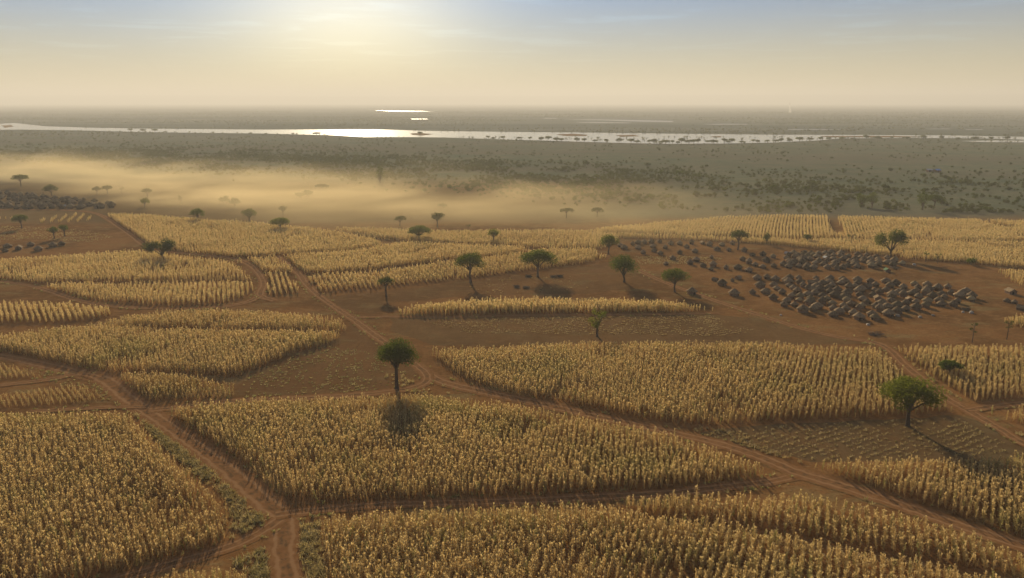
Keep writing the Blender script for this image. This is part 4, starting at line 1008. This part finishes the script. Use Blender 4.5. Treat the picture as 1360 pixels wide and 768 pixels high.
for (x, y), v, s, lab in [((10, 329), 1, 1.1, 'dark hut at the left edge of the small left row, upper one'), ((7, 334.5), 1, .8, 'low dark hut at the left edge of the small left row, lower one'), ((25, 331.5), 4, 1.1, 'wide ridge-roofed hut in the small left row'),
                          ((41, 327), 0, 1.1, 'grey hut at the top of the small left row'), ((51, 333), 1, 1.1, 'rounded hut lowest in the small left row, beside the field'), ((70, 328), 0, 1.2, 'grey hut under the dark tree pair at left'), ((82, 326), 1, .9, 'last hut at the right end of the small left row'),
                          ((1342, 390), 4, 1.1, 'brown hut at the right edge beside the pale maize corner'), ((1337, 401), 1, .65, 'tiny rounded hut left of a pair near the right edge'), ((1347, 403), 0, .65, 'tiny hut right of a pair near the right edge'), ((1357, 412), 4, .9, 'hut cut by the right edge below the tiny pair'),
                          ((1178, 361), 6, .9, 'hut with a bright green roof among the grey huts')]:
    X, Y = un(x, y); place_hut(X, Y, v, s * .85, lab)

# two sheds on the far plain
def shed(x, y, L, Wd, h, rm, lab, rz):
    X, Y = un(x, y); o = bpy.data.objects.new('shed', None); COL.objects.link(o); o.location = (X, Y, 0); o.rotation_euler = (0, 0, rz); tag(o, lab, 'shed')
    a, b = L / 2, Wd / 2
    obj('wall', mesh('wall', [(-a, -b, 0), (a, -b, 0), (a, b, 0), (-a, b, 0), (-a, -b, h), (a, -b, h), (a, b, h), (-a, b, h), (-a, 0, h * 1.42), (a, 0, h * 1.42)], [(0, 1, 5, 4), (2, 3, 7, 6), (1, 2, 6, 9, 5), (3, 0, 4, 8, 7)], M_MUD), o)
    V = [(-a - .3, -b - .4, h * .93), (a + .3, -b - .4, h * .93), (a + .3, 0, h * 1.5), (-a - .3, 0, h * 1.5), (a + .3, b + .4, h * .93), (-a - .3, b + .4, h * .93)]
    obj('roof', mesh('roof', V, [(0, 1, 2, 3), (3, 2, 4, 5)], rm), o)
    obj('door', mesh('door', [(-.6, -b - .03, 0), (.6, -b - .03, 0), (.6, -b - .03, 2), (-.6, -b - .03, 2)], [(0, 1, 2, 3)], M_DARK), o)
shed(1244, 229, 4.8, 4.0, 2.0, M_BLUE, 'small shed with a blue roof alone on the far plain', 0.3)
shed(1234, 228.5, 4.2, 3.6, 1.8, M_GREYSHEET, 'small grey-roofed shed left of the blue one on the far plain', -0.2)

# ------------------------------------------------------------------ bundles and brushwood
def blob_mesh(name, seed, mat, rx_, ry_, rz_):
    r = random.Random(seed); V, Fc = [], []; K, L = 10, 6
    for i in range(L + 1):
        th = math.pi * .5 * i / L
        for j in range(K):
            an = 2 * math.pi * j / K; q = 1 + r.uniform(-.14, .14)
            V.append((rx_ * math.cos(an) * math.cos(th) ** .7 * q if i < L else 0, ry_ * math.sin(an) * math.cos(th) ** .7 * q if i < L else 0, rz_ * math.sin(th) * (1 + r.uniform(-.06, .06))))
    for i in range(L):
        for j in range(K): Fc.append((i * K + j, i * K + (j + 1) % K, (i + 1) * K + (j + 1) % K, (i + 1) * K + j))
    return mesh(name, V, Fc, mat, True)
for k, (x, y, s, lab) in enumerate([(1192, 420, 1.1, 'white cloth bundle on bare soil at the lower village edge, farthest left'), (1222, 422, 1.0, 'small white bundle between two others below the village'), (1239, 419.5, .8, 'round white bundle at the lower village edge, right of the middle'),
                                    (1290, 416, 1.2, 'pinkish pale bundle at the lower right end of the village'), (1214, 352, 1.1, 'pale bundle at the right end of the upper hut rows'), (1279, 415, .8, 'small pale bundle beside the pinkish one'),
                                    (1037, 419, .7, 'yellowish bundle on bare soil in front of the lower left huts'), (1153, 432, .9, 'long pale bundle beside the lowest hut of the village')]):
    X, Y = un(x, y); o = obj('bundle', blob_mesh('bundle', k, M_SACK, 1.0, .7, .75), loc=(X, Y, 0)); s *= .72; o.scale = (s, s, s); o.rotation_euler = (0, 0, RND.uniform(0, 3)); tag(o, lab, 'bundle')
def brush(seed, n, L, hgt):
    r = random.Random(seed); V, Fc = [], []
    for k in range(n):
        an = r.uniform(0, 6.28); p = np.array([r.uniform(-1, 1) * L * .5, r.uniform(-1, 1) * L * .35, r.random() * hgt]); d = np.array([math.cos(an), math.sin(an), r.uniform(-.1, .35)]) * r.uniform(.4, .9)
        q0, q1 = p - d, p + d; q0[2] = max(q0[2], .02); q1[2] = max(q1[2], .03); tube(V, Fc, [q0, q1], [.06, .03], 4)
    return mesh('brushwood_pile', V, Fc, M_BRUSH)
for k, (x, y, L, lab) in enumerate([(1163, 445, 3.2, 'low heap of brushwood above the village track, below the lowest huts'), (1188, 357, 2.4, 'small brushwood heap below the upper hut rows'), (702, 368, 1.8, 'small dark brushwood heap left of the broad dark tree'),
                                    (735, 368.5, 1.6, 'pale brushwood heap right of the broad dark tree, nearest to it'), (744, 368, 1.6, 'pale brushwood heap right of the broad dark tree, farther one'), (686, 382, 1.5, 'leftmost small heap on the soil behind the island strip'),
                                    (699, 383, 1.5, 'right small heap on the soil behind the island strip'), (1282, 412, 2.0, 'low brushwood heap among the pale bundles at the village end')]):
    X, Y = un(x, y); o = obj('brushwood_pile', brush(k, 60, L, .7), loc=(X, Y, 0)); tag(o, lab, 'brushwood')

# ------------------------------------------------------------------ air: haze box, dust, smoke
def box(name, x0, x1, y0, y1, z0, z1, mat):
    V = [(x, y, z) for x in (x0, x1) for y in (y0, y1) for z in (z0, z1)]
    return obj(name, mesh(name, V, [(0, 1, 3, 2), (4, 6, 7, 5), (0, 4, 5, 1), (2, 3, 7, 6), (0, 2, 6, 4), (1, 5, 7, 3)], mat))
def vol_mat(name, col, dens, g):
    m = bpy.data.materials.new(name); m.use_nodes = True; nt = m.node_tree; nt.nodes.remove(nt.nodes['Principled BSDF'])
    v = nt.nodes.new('ShaderNodeVolumePrincipled'); v.inputs['Color'].default_value = (*col, 1); v.inputs['Density'].default_value = dens; v.inputs['Anisotropy'].default_value = g
    nt.links.new(v.outputs[0], nt.nodes['Material Output'].inputs['Volume']); return m, nt, v
HAZE = 1.85e-4
m, _, _ = vol_mat('haze_air', (0.94, 0.92, 0.85), HAZE, 0.17)
tag(box('haze', -31000, 31000, -31000, 31000, -2.0, 260, m), 'pale warm haze lying over the whole plain', 'haze', kind='stuff')
DUST = True
if DUST:
    m, nt, v = vol_mat('dust_air', (0.96, 0.77, 0.43), 0.0, 0.36)
    nd = nt.nodes; lk = nt.links
    ge = nd.new('ShaderNodeNewGeometry'); sp_ = nd.new('ShaderNodeSeparateXYZ'); lk.new(ge.outputs['Position'], sp_.inputs[0])
    def mr(src, a, b, c=0., d=1.):
        n_ = nd.new('ShaderNodeMapRange'); n_.interpolation_type = 'SMOOTHSTEP'
        for k_, x_ in zip(('From Min', 'From Max', 'To Min', 'To Max'), (a, b, c, d)): n_.inputs[k_].default_value = x_
        lk.new(src, n_.inputs['Value']); return n_.outputs[0]
    def mul(a, b, op='MULTIPLY'):
        n_ = nd.new('ShaderNodeMath'); n_.operation = op
        for i_, x_ in enumerate((a, b)):
            if isinstance(x_, (int, float)): n_.inputs[i_].default_value = x_
            else: lk.new(x_, n_.inputs[i_])
        return n_.outputs[0]
    mp = nd.new('ShaderNodeMapping'); mp.inputs['Scale'].default_value = (.010, .016, .05); lk.new(ge.outputs['Position'], mp.inputs['Vector'])
    nz_ = nd.new('ShaderNodeTexNoise'); nz_.inputs['Scale'].default_value = 1.0; nz_.inputs['Detail'].default_value = 5; nz_.inputs['Roughness'].default_value = .62; nz_.inputs['Distortion'].default_value = .6; lk.new(mp.outputs[0], nz_.inputs['Vector'])
    # thick on the left, thinning out to the right; near edge runs obliquely
    yo = mul(sp_.outputs['Y'], mul(sp_.outputs['X'], 0.15), 'ADD'); yo2 = mul(sp_.outputs['Y'], mul(sp_.outputs['X'], 0.85), 'ADD')
    d_ = mul(mul(mr(yo, 295, 455), mr(yo2, 252, 300)), mr(mul(sp_.outputs['Y'], mul(sp_.outputs['X'], 0.5), 'ADD'), 430, 640, 1, 0.0))
    d_ = mul(d_, mr(sp_.outputs['X'], -150, 290, 1.0, 0.0)); d_ = mul(d_, mr(sp_.outputs['X'], -780, -480, 0, 1))
    hh = mul(sp_.outputs['Z'], mul(mul(nz_.outputs['Fac'], 46.0), -9.0, 'ADD'), 'DIVIDE'); d_ = mul(d_, mr(hh, .1, 1.15, 1, 0)); d_ = mul(d_, mr(nz_.outputs['Fac'], .32, .66, .15, 1.4))
    lk.new(mul(d_, 0.0082), v.inputs['Density'])
    tag(box('dust', -800, 310, 270, 920, 0.02, 25, m), 'yellow backlit dust drifting over the ground beyond the left fields', 'dust', kind='stuff')
m, nt, v = vol_mat('smoke_air', (0.97, 0.95, 0.9), 0.06, 0.3)
X, Y = un(1049, 150); V, Fc = [], []
tube(V, Fc, [(0, 0, 1), (1, 0, 12), (-3, 0, 28), (-4, 0, 44), (-1, 0, 60)], [8, 7, 5, 3.5, 1.2], 9)
Fc.append(tuple(range(9))[::-1]); Fc.append(tuple(range(len(V) - 9, len(V))))
tag(obj('smoke_plume', mesh('smoke_plume', V, Fc, m), loc=(X, Y, 0)), 'thin white plume of smoke rising beyond the river at right', 'smoke', kind='stuff')
